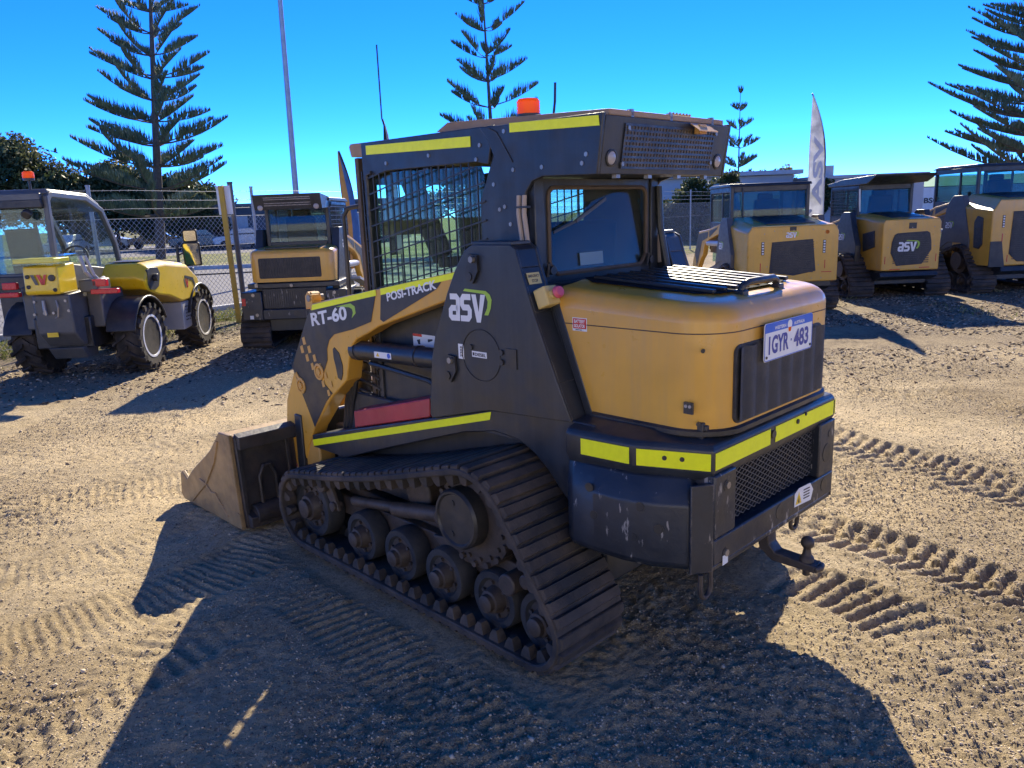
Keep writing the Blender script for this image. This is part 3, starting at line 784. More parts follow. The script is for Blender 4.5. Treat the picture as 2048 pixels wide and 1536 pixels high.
    for k in ii:
        for sl in (1, -1):
            p0 = (k, .60); 
            pts = [(k + sl * (z - .60) * 1.9, z) for z in (.60, .812)]
            (ya, za), (yb, zb) = pts
            if max(ya, yb) < -.33 or min(ya, yb) > .33: continue
            def clipy(y, z, y2, z2):
                if y < -.33: f = (-.33 - y) / (y2 - y); return (-.33, z + (z2 - z) * f)
                if y > .33: f = (.33 - y) / (y2 - y); return (.33, z + (z2 - z) * f)
                return (y, z)
            A = clipy(ya, za, yb, zb); Bq = clipy(yb, zb, ya, za)
            b.bar((-1.258, A[0], A[1]), (-1.258, Bq[0], Bq[1]), .0028, .0028, (1, 0, 0))
    b.build('mesh_screen', M['grey'], ro)
    b = MB()
    for (y, z, r) in ((0, .545, .030), (-.405, .68, .040), (-.39, .545, .028), (.40, .765, .020), (.40, .515, .020), (-.425, .76, .016)):
        b.lathe((-1.2915, y, z), (-1, 0, 0), [(r, 0), (r, .0022), (r * .9, .0024), (0, .0024)], 20)
    b.build('bolt_hole', M['dark'], ro, split=True)
    b = MB()
    for (y, z) in ((.395, .765), (.395, .515)): b.cyl((-1.292, y, z), (-1.298, y, z), .013, 8)
    b.build('bolt', M['steel'], ro, split=True)
    b = MB(); b.plate([(-1.293, -.12, .525), (-1.293, -.265, .515), (-1.293, -.285, .555), (-1.293, -.255, .59), (-1.293, -.155, .595), (-1.293, -.12, .58)], (-1, 0, 0), .002)
    b.poly([(-1.2955, -.128, .532), (-1.2955, -.18, .529), (-1.2955, -.155, .582)], 1)
    for k in range(4): b.plate([(-1.2955, -.195, .538 + k * .012), (-1.2955, -.25, .535 + k * .012), (-1.2955, -.25, .540 + k * .012), (-1.2955, -.195, .543 + k * .012)], (-1, 0, 0), .0005, 2)
    b.poly([(-1.2958, -.148, .536), (-1.2958, -.162, .536), (-1.2958, -.155, .562)], 2)
    b.build('warning_label', [M['white'], M['yellow'], M['rust']], ro, recalc=False)
    b = MB(); b.plate([(-1.2935, .42, .475), (-1.2935, .385, .475), (-1.2935, .385, .51), (-1.2935, .42, .51)], (-1, 0, 0), .001); b.build('label', M['white'], ro)
    b = MB()
    for (x, y, d, zz) in ((-1.27, .49, .032, .47), (-1.24, -.24, .030, .475)):
        b.tube([(x, y + d, zz), (x, y + d, zz - .05)] + [(x, y + d * math.cos(a), zz - .06 - d * 1.1 * math.sin(a)) for a in np.linspace(.1, math.pi - .1, 9)] + [(x, y - d, zz - .05), (x, y - d, zz)], .009, 8)
    b.build('tie_down_loop', M['rust'], wo, smooth=True, split=True)
    b = MB()
    b.prism([(-1.16, .47), (-1.25, .47), (-1.255, .40), (-1.28, .372), (-1.44, .362), (-1.44, .335), (-1.27, .335), (-1.215, .375), (-1.205, .42), (-1.16, .43)], 'y', -.06, .005)
    b.lathe((-1.395, -.027, .36), (0, 0, 1), [(.028, 0), (.026, .02), (.018, .028), (.014, .05)] + [(.025 * math.sin(a), .078 - .025 * math.cos(a)) for a in np.linspace(.6, math.pi - .05, 9)], 22)
    b.cyl((-1.395, -.027, .305), (-1.395, -.027, .338), .016, 6); b.box(-1.16, -.9, -.05, .0, .42, .48); b.tube([(-1.44, -.0595, .349), (-1.45, -.027, .349), (-1.44, .0045, .349)], .013, 8)
    b.build('tow_ball', M['rust'], wo, smooth=True, ang=40, bevel=.004)
    # ---- cab
    cw = .42
    b = MB()
    b.prism([(.80, 2.068), (.815, 2.055), (.80, 2.005), (.70, 2.0), (-.20, 1.99), (-.20, 2.05), (.68, 2.065)], 'y', -cw - .006, cw + .006)
    b.prism([(.18, 2.066), (.10, 2.098), (-.79, 2.052), (-.79, 2.03), (-.15, 2.03)], 'y', -.385, .385)
    ro2 = b.build('roof', M['roof_tan'], t, bevel=.004)
    for s in (1, -1):
        b = MB()
        # header over the side window
        b.prism([(.70, 2.064), (.70, 1.885), (.60, 1.905), (.50, 1.92), (-.12, 1.915), (-.20, 1.90), (-.24, 2.05)], 'y', s * cw, s * (cw + .012))
        q = [(-.155, 2.048), (-.80, 2.036), (-.80, 2.03), (-.768, 1.826), (-.50, 1.835), (-.445, 1.82), (-.41, 1.78), (-.395, 1.70), (-.405, 1.50), (-.10, 1.47), (.0, 1.50), (-.14, 1.56), (-.145, 1.76), (-.215, 1.90), (-.235, 1.93), (-.20, 2.0)]
        b.prism(q, 'y', s * (cw - .002), s * (cw + .014))
        b.box(.665, .70, s * (cw - .04), s * (cw + .010), .56, 1.93)
        b.box(.775, .80, s * (cw - .09), s * (cw - .05), .56, 2.0)
        b.box(-.44, -.38, s * .36, s * .415, 1.40, 1.84)
        co = b.build('cab_frame', M['black'], t, bevel=.004)
        b = MB()
        y = s * (cw + .0075 + .006)
        b.plate([(.655, y, 2.005), (-.10, y, 1.978), (-.10, y, 2.02), (.655, y, 2.047)], (0, s, 0), .0016)
        b.plate([(-.335, y + s * .002, 2.012), (-.785, y + s * .002, 1.992), (-.78, y + s * .002, 2.027), (-.335, y + s * .002, 2.047)], (0, s, 0), .0016)
        b.build('reflective_strip', M['tape'], co, split=True)
        b = MB()
        for (x, z) in ((.50, 1.955), (.18, 1.965), (-.155, 1.98), (-.13, 1.925), (-.23, 1.82), (-.29, 1.73), (-.26, 1.72), (-.345, 1.87), (-.50, 1.87), (-.70, 1.87), (-.72, 1.90), (-.30, 2.02), (-.32, 1.66)):
            bolt(b, (x, s * (cw + .010), z), (0, s, 0), .009, .007)
        b.build('bolt', M['steel'], co, split=True)
        b = MB(); b.tube([(-.215, s * .436, 2.04), (-.26, s * .436, 2.02), (-.325, s * .436, 1.93), (-.345, s * .436, 1.90)], .003, 5); b.build('cable', M['dark'], co)
        # wire guard: sloping rows, upright columns
        b = MB()
        def edge_top(x): return 1.915 if x > -.12 else 1.915 - (-.12 - x) * 1.2
        yy = s * (cw + .018)
        for i in range(17):
            x = .655 - i * .0495
            if x < -.17: continue
            zb = 1.36 + (.66 - x) * .17 - .02 if x > .02 else 1.48 + (.02 - x) * .4
            b.bar((x, yy, zb), (x, yy, edge_top(x)), .0058, .005, (1, 0, 0))
        for i in range(-4, 14):
            za = 1.36 + i * .076; pts = []
            for x in np.arange(.66, -.19, -.02):
                z = za + (.66 - x) * .20
                zb = 1.36 + (.66 - x) * .17 - .02 if x > .02 else 1.48 + (.02 - x) * .4
                if zb < z < edge_top(x): pts.append((x, yy, z))
            if len(pts) > 1: b.bar(pts[0], pts[-1], .005, .0058, (0, 0, 1))
        for i in range(4):
            x = .71 + i * .026; yl = s * (cw + .010 - i * .018)
            b.bar((x, yl, .60), (x, yl, 1.93), .006, .006, (1, 0, 0))
        for k in range(23):
            z = .62 + k * .058; b.bar((.70, s * (cw + .012), z), (.79, s * (cw - .052), z - .02), .006, .0065)
        for z in (.74, .80, .855, .91, .965, 1.02, 1.075, 1.13): b.tube([(.69, s * .428, z - .02), (.79, s * .424, z), (.88, s * .43, z + .01)], .0095, 6)  # bars added to break up sunlight coming through the gap
        b.tube([(.66, yy, 1.345), (.66, yy, 1.91), (.62, yy, 1.92)], .010, 6)
        b.build('window_guard', M['dark'], co)
        b = MB(); b.plate([(.66, s * .40, 1.36), (-.14, s * .40, 1.50), (-.14, s * .40, 1.90), (.66, s * .40, 1.92)], (0, s, 0), .005)
        b.plate([(.70, s * .412, .62), (.785, s * .36, .62), (.785, s * .36, 1.92), (.70, s * .412, 1.92)], (.3, s, 0), .004)
        b.build('side_glass', M['glass'], co)
        b = MB()
        for k, x in enumerate((-.375, -.405)):
            b.tube([(x, s * .437, 1.77), (x - .002, s * .444, 1.70), (x - .012, s * .440, 1.60), (x - .035, s * .430, 1.45)], .010, 8)
        for z in (1.725, 1.585): b.box(-.43, -.36, s * .43, s * .452, z - .004, z + .004, 1)
        b.build('hose', [M['hose'], M['dark']], co, smooth=True)
    b = MB(); b.tube([(.79, .40, 1.77), (.86, .43, 1.76), (.89, .44, 1.72), (.895, .44, 1.30), (.86, .42, 1.27), (.80, .40, 1.27)], .012, 8)
    b.build('grab_rail', M['dark'], t, smooth=True)
    # air conditioning box and visor
    b = MB()
    b.prism([(-.20, 2.03), (-.80, 2.028), (-.766, 1.828), (-.50, 1.838), (-.20, 1.838)], 'y', -cw + .004, cw - .004)
    ac = b.build('air_conditioner_housing', M['black'], t, bevel=.003)
    rp = lambda y, k, o=0: (-.7665 - .0335 * k - .9 * o, y, 1.828 + .202 * k - .15 * o)
    b = MB()
    b.plate([rp(.30, .12, .0005), rp(-.30, .12, .0005), rp(-.30, .86, .0005), rp(.30, .86, .0005)], (-1, 0, .0), .002)
    gb = b.build('air_intake', M['interior'], ac)
    b = MB()
    for i in range(31): y = -.30 + i * .02; b.bar(rp(y, .11, .004), rp(y, .87, .004), .009, .003, (1, 0, 0))
    for i in range(9): k = .12 + i * .0925; b.bar(rp(.305, k, .005), rp(-.305, k, .005), .003, .008, (0, 0, 1))
    b.build('intake_mesh', M['black'], gb)
    b = MB()
    for (y, k) in ((.285, .80), (.30, .18), (-.31, .82), (-.30, .25)): bolt(b, rp(y, k, .004), (-1, 0, 0), .009, .006)
    for y in (.3, .1, -.1, -.3): b.box(-.76, -.74, y - .012, y + .012, 1.815, 1.83)
    for y in (.25, .0, -.3): b.box(-.79, -.77, y - .008, y + .008, 2.03, 2.058)
    b.build('bolt', M['steel'], ac, split=True)
    for y in (.362, -.362):
        b = MB(); b.lathe(rp(y, .28, .001), (-1, 0, -.15), [(.031, 0), (.031, .003), (.026, .005), (.024, .003), (0, .003)], 22)
        lo = b.build('work_light', M['dark'], ac, smooth=True)
        b = MB(); b.lathe(rp(y, .28, .004), (-1, 0, -.15), [(.0235, 0), (.018, .003), (0, .004)], 18); b.build('lens', M['lens'], lo, smooth=True)
    b = MB(); b.plate([rp(-.10, .96, .015), rp(-.22, .96, .015), rp(-.23, .85, .07), rp(-.09, .85, .07)], (0, 0, 1), .004)
    b.box(-.83, -.805, -.19, -.14, 1.985, 2.02)
    b.tube([(-.74, -.05 - .012 * i, 2.055 + .012 * (i % 2)) for i in range(14)], .006, 6)
    b.build('camera_shade', M['tan_worn'], ac)
    # rear window
    b = MB()
    out = rrect(-.40, .40, 1.395, 1.832, [.05, .05, .05, .05], 3)
    inn = [(-.33, 1.50), (-.33, 1.50), (-.30, 1.465), (-.28, 1.452), (.28, 1.452), (.30, 1.465), (.33, 1.50), (.33, 1.50), (.33, 1.76), (.325, 1.78), (.31, 1.793), (.29, 1.797), (-.29, 1.797), (-.31, 1.793), (-.325, 1.78), (-.33, 1.76)]
    ring_plate(b, out, inn, 'x', -.415, -.43)
    wf = b.build('rear_window_frame', M['black'], t, bevel=.003)
    b = MB(); b.plate([(-.426 + .11 * (z - 1.45), y * 1.01, z) for y, z in inn[1:7] + inn[8:]], (1, 0, 0), .005); b.build('glass', M['rglass'], wf)
    b = MB(); i2 = [(-.4315, y, z) for y, z in [inn[0]] + inn[2:7] + inn[8:]]; b.tube(i2, .010, 6, closed=True); b.build('seal', M['interior'], wf, smooth=True)
    b = MB()
    for y in (.33, -.35): b.cyl((-.43, y, 1.47), (-.455, y, 1.47), .018, 12); b.tube([(-.445, y + .03, 1.445), (-.455, y + .03, 1.50)], .008, 6)
    b.tube([(-.452, -.405, 1.80), (-.458, -.408, 1.62), (-.50, -.41, 1.42)], .016, 8)
    for k in range(3): b.bar((-.445 - k * .016, .42, 1.415 - k * .016), (-.445 - k * .016, -.42, 1.415 - k * .016), .014, .010)
    b.build('window_latch', M['black'], wf, smooth=True)
    b = MB(); b.plate([(-.4285, .135, 1.475), (-.4285, -.02, 1.475), (-.4245, -.02, 1.528), (-.4245, .135, 1.528)], (-1, 0, .1), .001); b.build('window_patch', M['pane_patch'], wf)  # plate standing in for a pale panel seen in the glass
    b = MB(); b.bar((-.436, -.03, 1.75), (-.438, .17, 1.66), .008, .014); b.bar((-.436, .17, 1.66), (-.43, .30, 1.62), .006, .01); b.build('wiper', M['dark'], wf)
    b = MB(); b.box(-.60, -.42, -.44, .44, 1.30, 1.39); b.prism([(-.42, 1.405), (-.60, 1.40), (-.78, .93), (-.42, .93)], 'y', -.44, .44); b.build('engine_bulkhead', M['black'], t, bevel=.005)
    # interior
    b = MB(); b.box(-.20, .28, -.24, .24, .90, 1.02); b.prism([(-.30, 1.0), (-.16, 1.0), (-.26, 1.66), (-.36, 1.66)], 'y', -.22, .22)
    b.box(-.25, .60, -.40, .40, .60, .66); b.box(-.1, .25, -.36, -.27, 1.10, 1.18); b.box(-.1, .25, .27, .36, 1.10, 1.18)
    b.build('operator_seat', M['seat'], t, bevel=.02)
    b = MB(); b.bar((.63, .22, 1.94), (.40, .20, 1.50), .05, .12, (1, 0, 0)); b.bar((.63, -.22, 1.94), (.40, -.20, 1.50), .05, .12, (1, 0, 0)); b.bar((.40, .22, 1.48), (.40, -.22, 1.48), .05, .05); b.box(.70, .74, -.30, -.20, 1.45, 1.75)
    b.build('lap_bar', M['seat'], t, bevel=.01)
    b = MB()
    for s in (1, -1): b.tube([(.22, s * .30, 1.18), (.24, s * .30, 1.30), (.25, s * .29, 1.36)], [.018, .02, .024], 8)
    b.box(.60, .65, -.38, -.30, 1.0, 1.9); b.box(.55, .64, .20, .38, 1.62, 1.80); b.box(-.40, -.36, -.40, .40, 1.38, 1.44)
    b.build('control_lever', M['interior'], t, bevel=.006)
    b = MB(); o_ = [(-.38, 1.40), (.64, 1.36), (.64, 1.96), (-.38, 1.96)]; i_ = [(-.02, 1.50), (.46, 1.44), (.46, 1.84), (-.02, 1.84)]
    ring_plate(b, o_, i_, 'y', -.392, -.375); b.box(-.36, .60, -.37, .37, 1.955, 1.985); b.build('interior_trim', M['interior'], t)
    b = MB()
    for k in range(14): b.bar((.806, -.36 + k * .055, .60), (.806, -.36 + k * .055, 1.0), .006, .006)
    for k in range(6): b.bar((.81, -.37, .62 + k * .074), (.81, .37, .62 + k * .074), .006, .006)
    b.build('front_guard', M['dark'], t)
    b = MB(); ring_plate(b, [(-.415, .58), (.415, .58), (.415, 2.0), (-.415, 2.0)], [(-.31, .78), (.31, .78), (.31, 1.87), (-.31, 1.87)], 'x', .76, .79); fd = b.build('front_door', M['interior'], t, bevel=.004)
    b = MB(); b.box(.768, .772, -.31, .31, .78, 1.87); b.build('glass', M['glass'], fd)
    # roof furniture
    b = MB(); b.cyl((-.31, .30, 2.075), (-.31, .30, 2.09), .05, 24, 1); b.lathe((-.31, .30, 2.088), (0, 0, 1), [(.047, 0)] + [(.047 - .0018 * (i % 2), .006 * i) for i in range(1, 9)] + [(.047, .050), (.040, .060), (0, .062)], 28)
    b.build('beacon', [M['orange'], M['dark']], t, smooth=True)
    b = MB(); b.tube([(-.32, .16, 2.07), (-.32, .16, 2.10)], .010, 8); b.tube([(-.32, .16, 2.10), (-.315, .145, 2.15), (-.31, .135, 2.225)], .0055, 6); b.build('antenna', M['dark'], t)
    # emergency stop on the tower's rear edge
    n = Vector((-.93, 0, .36)); u = Vector((0, -1, 0)); v = Vector((.36, 0, .93)); c = Vector((-.545, .505, 1.375))
    b = MB(); vs = []
    for a in (0, .062):
        for (p, q) in ((-.036, -.038), (.036, -.038), (.036, .038), (-.036, .038)): vs.append(c + n * a + u * p + v * q)
    b.add(vs, [(0, 1, 2, 3), (7, 6, 5, 4), (0, 4, 5, 1), (1, 5, 6, 2), (2, 6, 7, 3), (3, 7, 4, 0)])
    eo = b.build('emergency_stop', M['estop'], t, bevel=.006)
    b = MB(); b.lathe(c + n * .062, n, [(.019, 0), (.019, .014), (.012, .016), (.012, .024)], 18); b.lathe(c + n * .062, n, [(.012, .022), (.024, .026), (.024, .036), (.019, .044), (0, .046)], 20, 1)
    b.build('push_button', [M['estop'], M['pink']], eo, smooth=True, ang=40)
    c2 = Vector((-.508, .505, 1.455)); b = MB()
    b.plate([c2 + n * .001 + u * p + v * q for p, q in ((-.035, -.023), (.035, -.023), (.035, .023), (-.035, .023))], n, .001)
    text(b, 'EMERGENCY', c2 + n * .0025 - u * .031 + v * .004, u, v, .062, .011, 1); text(b, 'STOP', c2 + n * .0025 - u * .017 - v * .016, u, v, .034, .012, 1)
    b.build('emergency_label', [M['estop'], M['rust']], t, recalc=False)
# ------------------------------------------------------------------ ground
def vnoise(X, Y, f, seed):
    x = X * f + seed * 17.3; y = Y * f + seed * 31.7
    xi = np.floor(x).astype(np.int64); yi = np.floor(y).astype(np.int64)
    fx = x - xi; fy = y - yi
    fx = fx * fx * (3 - 2 * fx); fy = fy * fy * (3 - 2 * fy)
    def h(a, b):
        n = (a * 374761393 + b * 668265263 + seed * 1274126177) & 0xffffffff
        n = ((n ^ (n >> 13)) * 1274126177) & 0xffffffff
        return ((n ^ (n >> 16)) & 0xffff) / 32767.5 - 1
    return (h(xi, yi) * (1 - fx) + h(xi + 1, yi) * fx) * (1 - fy) + (h(xi, yi + 1) * (1 - fx) + h(xi + 1, yi + 1) * fx) * fy
PRINTS = [  # polyline, width, pitch, depth, chevron skew
    ([(2.2, 5.65), (2.42, 5.30), (2.72, 4.78), (3.0, 4.2), (3.5, 2.9)], .46, .095, .028, .30),
    ([(1.5, 4.0), (1.66, 3.83), (1.95, 3.48), (2.2, 3.04), (2.6, 2.3)], .42, .092, .034, .30),
    ([(1.10, 3.46), (1.30, 3.27), (1.46, 3.06), (1.56, 2.84), (1.58, 2.62)], .36, .088, .032, .0),
    ([(-1.2, 4.1), (-1.55, 3.5), (-1.95, 3.05), (-2.7, 2.6)], .50, .052, .013, .0),
    ([(-1.05, 3.4), (-.6, 2.9), (-.25, 2.4), (0, 1.8)], .42, .058, .014, .0),
    ([(-2.0, 1.9), (-1.75, 2.35), (-1.5, 2.75), (-1.3, 3.1)], .42, .085, .020, .3),
    ([(-4.6, 4.6), (-3.6, 5.35), (-2.9, 5.8), (-1.9, 6.3)], .36, .09, .020, .3),
    ([(-4.2, 3.9), (-3.2, 4.6), (-2.4, 5.0), (-1.8, 5.3)], .5, .055, .012, .0),
    ([(-1.0, 3.9), (-.55, 3.2), (-.2, 2.7), (.2, 2.0)], .36, .056, .013, 0),
    ([(-3.6, 3.3), (-2.6, 3.6), (-2.0, 4.1), (-1.9, 4.9)], .40, .06, .012, 0),
    ([(.5, 1.7), (1.0, 2.2), (1.3, 2.6)], .4, .06, .012, 0),
    ([(1.9, 2.0), (1.7, 2.5), (1.9, 2.9), (2.4, 3.1)], .45, .055, .007, .0),
    ([(2.0, 7.2), (3.2, 6.6), (5.0, 6.2)], .4, .10, .016, .3),
    ([(3.2, 9.5), (3.6, 7.5), (4.4, 5.5)], .4, .06, .014, 0),
]
def prints(X, Y):
    Z = np.zeros_like(X)
    for k, (pl, w, p, d, sk) in enumerate(PRINTS):
        # smooth the polyline
        P = np.array(pl, float)
        for _ in range(3):
            Q = np.empty((2 * len(P) - 2, 2)); Q[0::2] = P[:-1] * .75 + P[1:] * .25; Q[1::2] = P[:-1] * .25 + P[1:] * .75
            P = np.vstack([P[:1], Q, P[-1:]])
        lo = P.min(0) - w; hi = P.max(0) + w
        sel = np.where((X > lo[0]) & (X < hi[0]) & (Y > lo[1]) & (Y < hi[1]))
        if len(sel[0]) == 0: continue
        x = X[sel]; y = Y[sel]; best = np.full(x.shape, 9.); bs = np.zeros_like(x); bt = np.zeros_like(x); s0 = 0
        for a, b in zip(P, P[1:]):
            e = b - a; L = np.hypot(*e)
            if L < 1e-6: continue
            e /= L
            u = np.clip((x - a[0]) * e[0] + (y - a[1]) * e[1], 0, L)
            dx = x - a[0] - e[0] * u; dy = y - a[1] - e[1] * u; dd = np.hypot(dx, dy)
            m = dd < best
            best[m] = dd[m]; bs[m] = s0 + u[m]; bt[m] = (dx * -e[1] + dy * e[0])[m]; s0 += L
        bt += .02 * vnoise(x, y, 3, 60 + k); bs += .012 * vnoise(x, y, 9, 70 + k)
        win = np.clip((w / 2 - np.abs(bt)) / .035, 0, 1) * np.clip(bs / .3, 0, 1) * np.clip((s0 - bs) / .3, 0, 1)
        fade = np.clip((.95 if d > .025 else .62) + .55 * vnoise(x, y, 1.3, 80 + k) + .2 * vnoise(x, y, 5, 90 + k), 0, 1)
        ph = bs / p + (np.abs(bt) * sk / p) + (.5 * (bt > 0) if sk else 0)
        pr = np.tanh(2.2 * np.cos(2 * np.pi * ph))
        if sk: pr = np.where(np.abs(bt) < .025, -1, pr)
        ridge = .35 * np.exp(-((np.abs(bt) - w / 2 - .02) / .03) ** 2) * np.clip(bs / .3, 0, 1) * np.clip((s0 - bs) / .3, 0, 1)
        Z[sel] += d * fade * (win * (pr * .5 - .45) + ridge)
    return Z
def footprint(X, Y):
    c, s = math.cos(R(134.2)), math.sin(R(134.2)); dx = X - .1083; dy = Y - 3.6832
    lx = dx * c + dy * s; ly = -dx * s + dy * c
    d = np.maximum(np.abs(lx - .05) - 1.05, np.abs(np.abs(ly) - .65) - .26)
    return np.clip(1 - d / .07, 0, 1)
def ground_h(X, Y):
    D = np.hypot(X, Y)
    big = .022 * vnoise(X, Y, .55, 1) + .018 * vnoise(X, Y, 1.3, 2)
    patch = np.clip(.75 + .8 * vnoise(X, Y, .9, 40) + .5 * vnoise(X, Y, 2.3, 41), .4, 1.3)
    mid = .010 * vnoise(X, Y, 3.1, 3) + .006 * vnoise(X, Y, 7, 4)
    fine = patch * (.0036 * vnoise(X, Y, 17, 5) + .0070 * vnoise(X, Y, 37, 6) + .0072 * vnoise(X, Y, 66, 7))
    near = np.clip((26 - D) / 14, 0, 1)
    f = footprint(X, Y)
    far_flat = np.clip((D - 9) / 5, 0, 1)
    z = big * (1 - .55 * far_flat) + (mid + fine + prints(X, Y)) * near
    return z * (1 - f) - .012 * f - .004 + .5 * fine * near * f
def axis(a, b, lo, hi, step, g=1.035, cap=60):
    v = list(np.arange(a, b, step)); x = v[-1]; st = step
    while x < hi: st = min(st * g, cap); x += st; v.append(x)
    x = v[0]; st = step; w = []
    while x > lo: st = min(st * g, cap); x -= st; w.append(x)
    return np.array(w[::-1] + v)
def make_ground():
    xs = axis(-3.0, 3.4, -900, 900, .0125, 1.022); ys = axis(1.7, 5.6, -60, 1500, .0125, 1.016)
    X, Y = np.meshgrid(xs, ys); Z = ground_h(X, Y)
    nx, ny = len(xs), len(ys)
    V = np.stack([X.ravel(), Y.ravel(), Z.ravel()], 1)
    i = np.arange(ny - 1)[:, None] * nx + np.arange(nx - 1)[None]
    F = np.stack([i, i + 1, i + nx + 1, i + nx], -1).reshape(-1, 4)
    m, nt, b, out = nodes('sandy_gravel')
    tc = nt.nodes.new('ShaderNodeTexCoord'); vec = tc.outputs['Object']
    c1 = ramp(nt, noise(nt, .9, 8, .62, vec).outputs['Fac'], [(.28, (.47, .375, .235)), (.5, (.61, .495, .315)), (.72, (.71, .585, .385))]).outputs[0]
    c2 = ramp(nt, noise(nt, 70, 7, .75, vec).outputs['Fac'], [(.34, (.28, .25, .22)), (.46, (.97, .95, .91)), (.75, (1.25, 1.18, 1.05))]).outputs[0]
    col = mix(nt, .75, c1, c2, 'MULTIPLY')
    vo = nt.nodes.new('ShaderNodeTexVoronoi'); vo.inputs['Scale'].default_value = 46; nt.links.new(vec, vo.inputs['Vector'])
    vr = ramp(nt, vo.outputs['Color'], [(.0, (.55, .5, .45)), (.5, (1, 1, 1)), (1, (1.2, 1.15, 1.1))]).outputs[0]
    col = mix(nt, .5, col, vr, 'MULTIPLY')
    pt = ramp(nt, noise(nt, .55, 7, .65, vec).outputs['Fac'], [(.36, (.66, .64, .62)), (.50, (.92, .92, .92)), (.66, (1.12, 1.10, 1.05))]).outputs[0]
    col = mix(nt, 1.0, col, pt, 'MULTIPLY')
    # leaf litter / bark fines under the parked row
    sp = nt.nodes.new('ShaderNodeSeparateXYZ'); nt.links.new(vec, sp.inputs[0])
    def mr(src, a, bb, c=0, d=1):
        q = nt.nodes.new('ShaderNodeMapRange'); q.inputs[1].default_value = a; q.inputs[2].default_value = bb
        q.inputs[3].default_value = c; q.inputs[4].default_value = d; nt.links.new(src, q.inputs[0]); return q.outputs[0]
    def mth(op, a, bb):
        q = nt.nodes.new('ShaderNodeMath'); q.operation = op
        for i2, v in enumerate((a, bb)):
            if isinstance(v, (int, float)): q.inputs[i2].default_value = v
            else: nt.links.new(v, q.inputs[i2])
        return q.outputs[0]
    litter = ramp(nt, noise(nt, 30, 8, .75, vec).outputs['Fac'], [(.3, (.055, .042, .03)), (.5, (.19, .145, .10)), (.68, (.40, .32, .22))]).outputs[0]
    lm = mth('MULTIPLY', mr(sp.outputs[1], 6.6, 9.5), mr(noise(nt, 1.1, 6, .7, vec).outputs['Fac'], .35, .6, .35, 1))
    col = mix(nt, lm, col, litter)
    # grassy strip beyond the yard
    gm = mth('MULTIPLY', mr(mth('SUBTRACT', sp.outputs[1], mth('MULTIPLY', sp.outputs[0], 1.39)), 18.5, 20.0), mr(noise(nt, .8, 6, .7, vec).outputs['Fac'], .38, .52))
    grass = ramp(nt, noise(nt, 6, 6, .7, vec).outputs['Fac'], [(.3, (.07, .085, .02)), (.55, (.15, .16, .045)), (.75, (.30, .26, .13))]).outputs[0]
    col = mix(nt, gm, col, grass)
    nt.links.new(col, b.inputs['Base Color']); b.inputs['Roughness'].default_value = .95; b.inputs['Specular IOR Level'].default_value = .15
    nz = noise(nt, 95, 9, .75, vec); nz2 = noise(nt, 22, 6, .65, vec)
    bp = nt.nodes.new('ShaderNodeBump'); bp.inputs['Strength'].default_value = 1.0; bp.inputs['Distance'].default_value = .022
    nt.links.new(nz.outputs['Fac'], bp.inputs['Height'])
    b2 = nt.nodes.new('ShaderNodeBump'); b2.inputs['Strength'].default_value = .6; b2.inputs['Distance'].default_value = .03
    nt.links.new(nz2.outputs['Fac'], b2.inputs['Height']); nt.links.new(b2.outputs[0], bp.inputs['Normal'])
    nt.links.new(bp.outputs[0], b.inputs['Normal'])
    o = np_obj('ground', V, F, m, smooth=True); o['kind'] = 'structure'
    return o
def scatter(name, X, Y, size, mats, flat=.6, long=1.0, kind_label=None, lift=.25):
    """irregular little stones / chips resting on the ground, one mesh"""
    n = len(X); Z = ground_h(X, Y)
    base = np.array([(1, 0, 0), (-1, 0, 0), (0, 1, 0), (0, -1, 0), (0, 0, 1), (0, 0, -1)], float)
    fc = np.array([(0, 2, 4), (2, 1, 4), (1, 3, 4), (3, 0, 4), (2, 0, 5), (1, 2, 5), (3, 1, 5), (0, 3, 5)])
    V = base[None] * (1 + nrg.uniform(-.35, .35, (n, 6, 1)))
    sc = size[:, None] * np.stack([nrg.uniform(.8, 1.2, n) * long, nrg.uniform(.7, 1.1, n), nrg.uniform(.7, 1.2, n) * flat], 1)
    V = V * sc[:, None, :]
    a = nrg.uniform(0, 2 * np.pi, n); ti = nrg.normal(0, .35, n)
    c, s = np.cos(ti), np.sin(ti); x, z = V[..., 0] * c[:, None] - V[..., 2] * s[:, None], V[..., 0] * s[:, None] + V[..., 2] * c[:, None]
    V[..., 0] = x; V[..., 2] = z
    c, s = np.cos(a), np.sin(a); x, y = V[..., 0] * c[:, None] - V[..., 1] * s[:, None], V[..., 0] * s[:, None] + V[..., 1] * c[:, None]
    V = np.stack([x + X[:, None], y + Y[:, None], V[..., 2] + (Z + size * flat * lift)[:, None]], -1)
    F = (fc[None] + 6 * np.arange(n)[:, None, None]).reshape(-1, 3)
    mi = np.repeat(nrg.integers(0, len(mats), n), 8)
    o = np_obj(name, V.reshape(-1, 3), F, mats, midx=mi); o['kind'] = 'stuff'
    if kind_label: o['label'] = kind_label
    return o
def plain(name, col, rough=.9):
    m, nt, b, out = nodes(name); b.inputs['Base Color'].default_value = (*col, 1); b.inputs['Roughness'].default_value = rough
    b.inputs['Specular IOR Level'].default_value = .2; return m

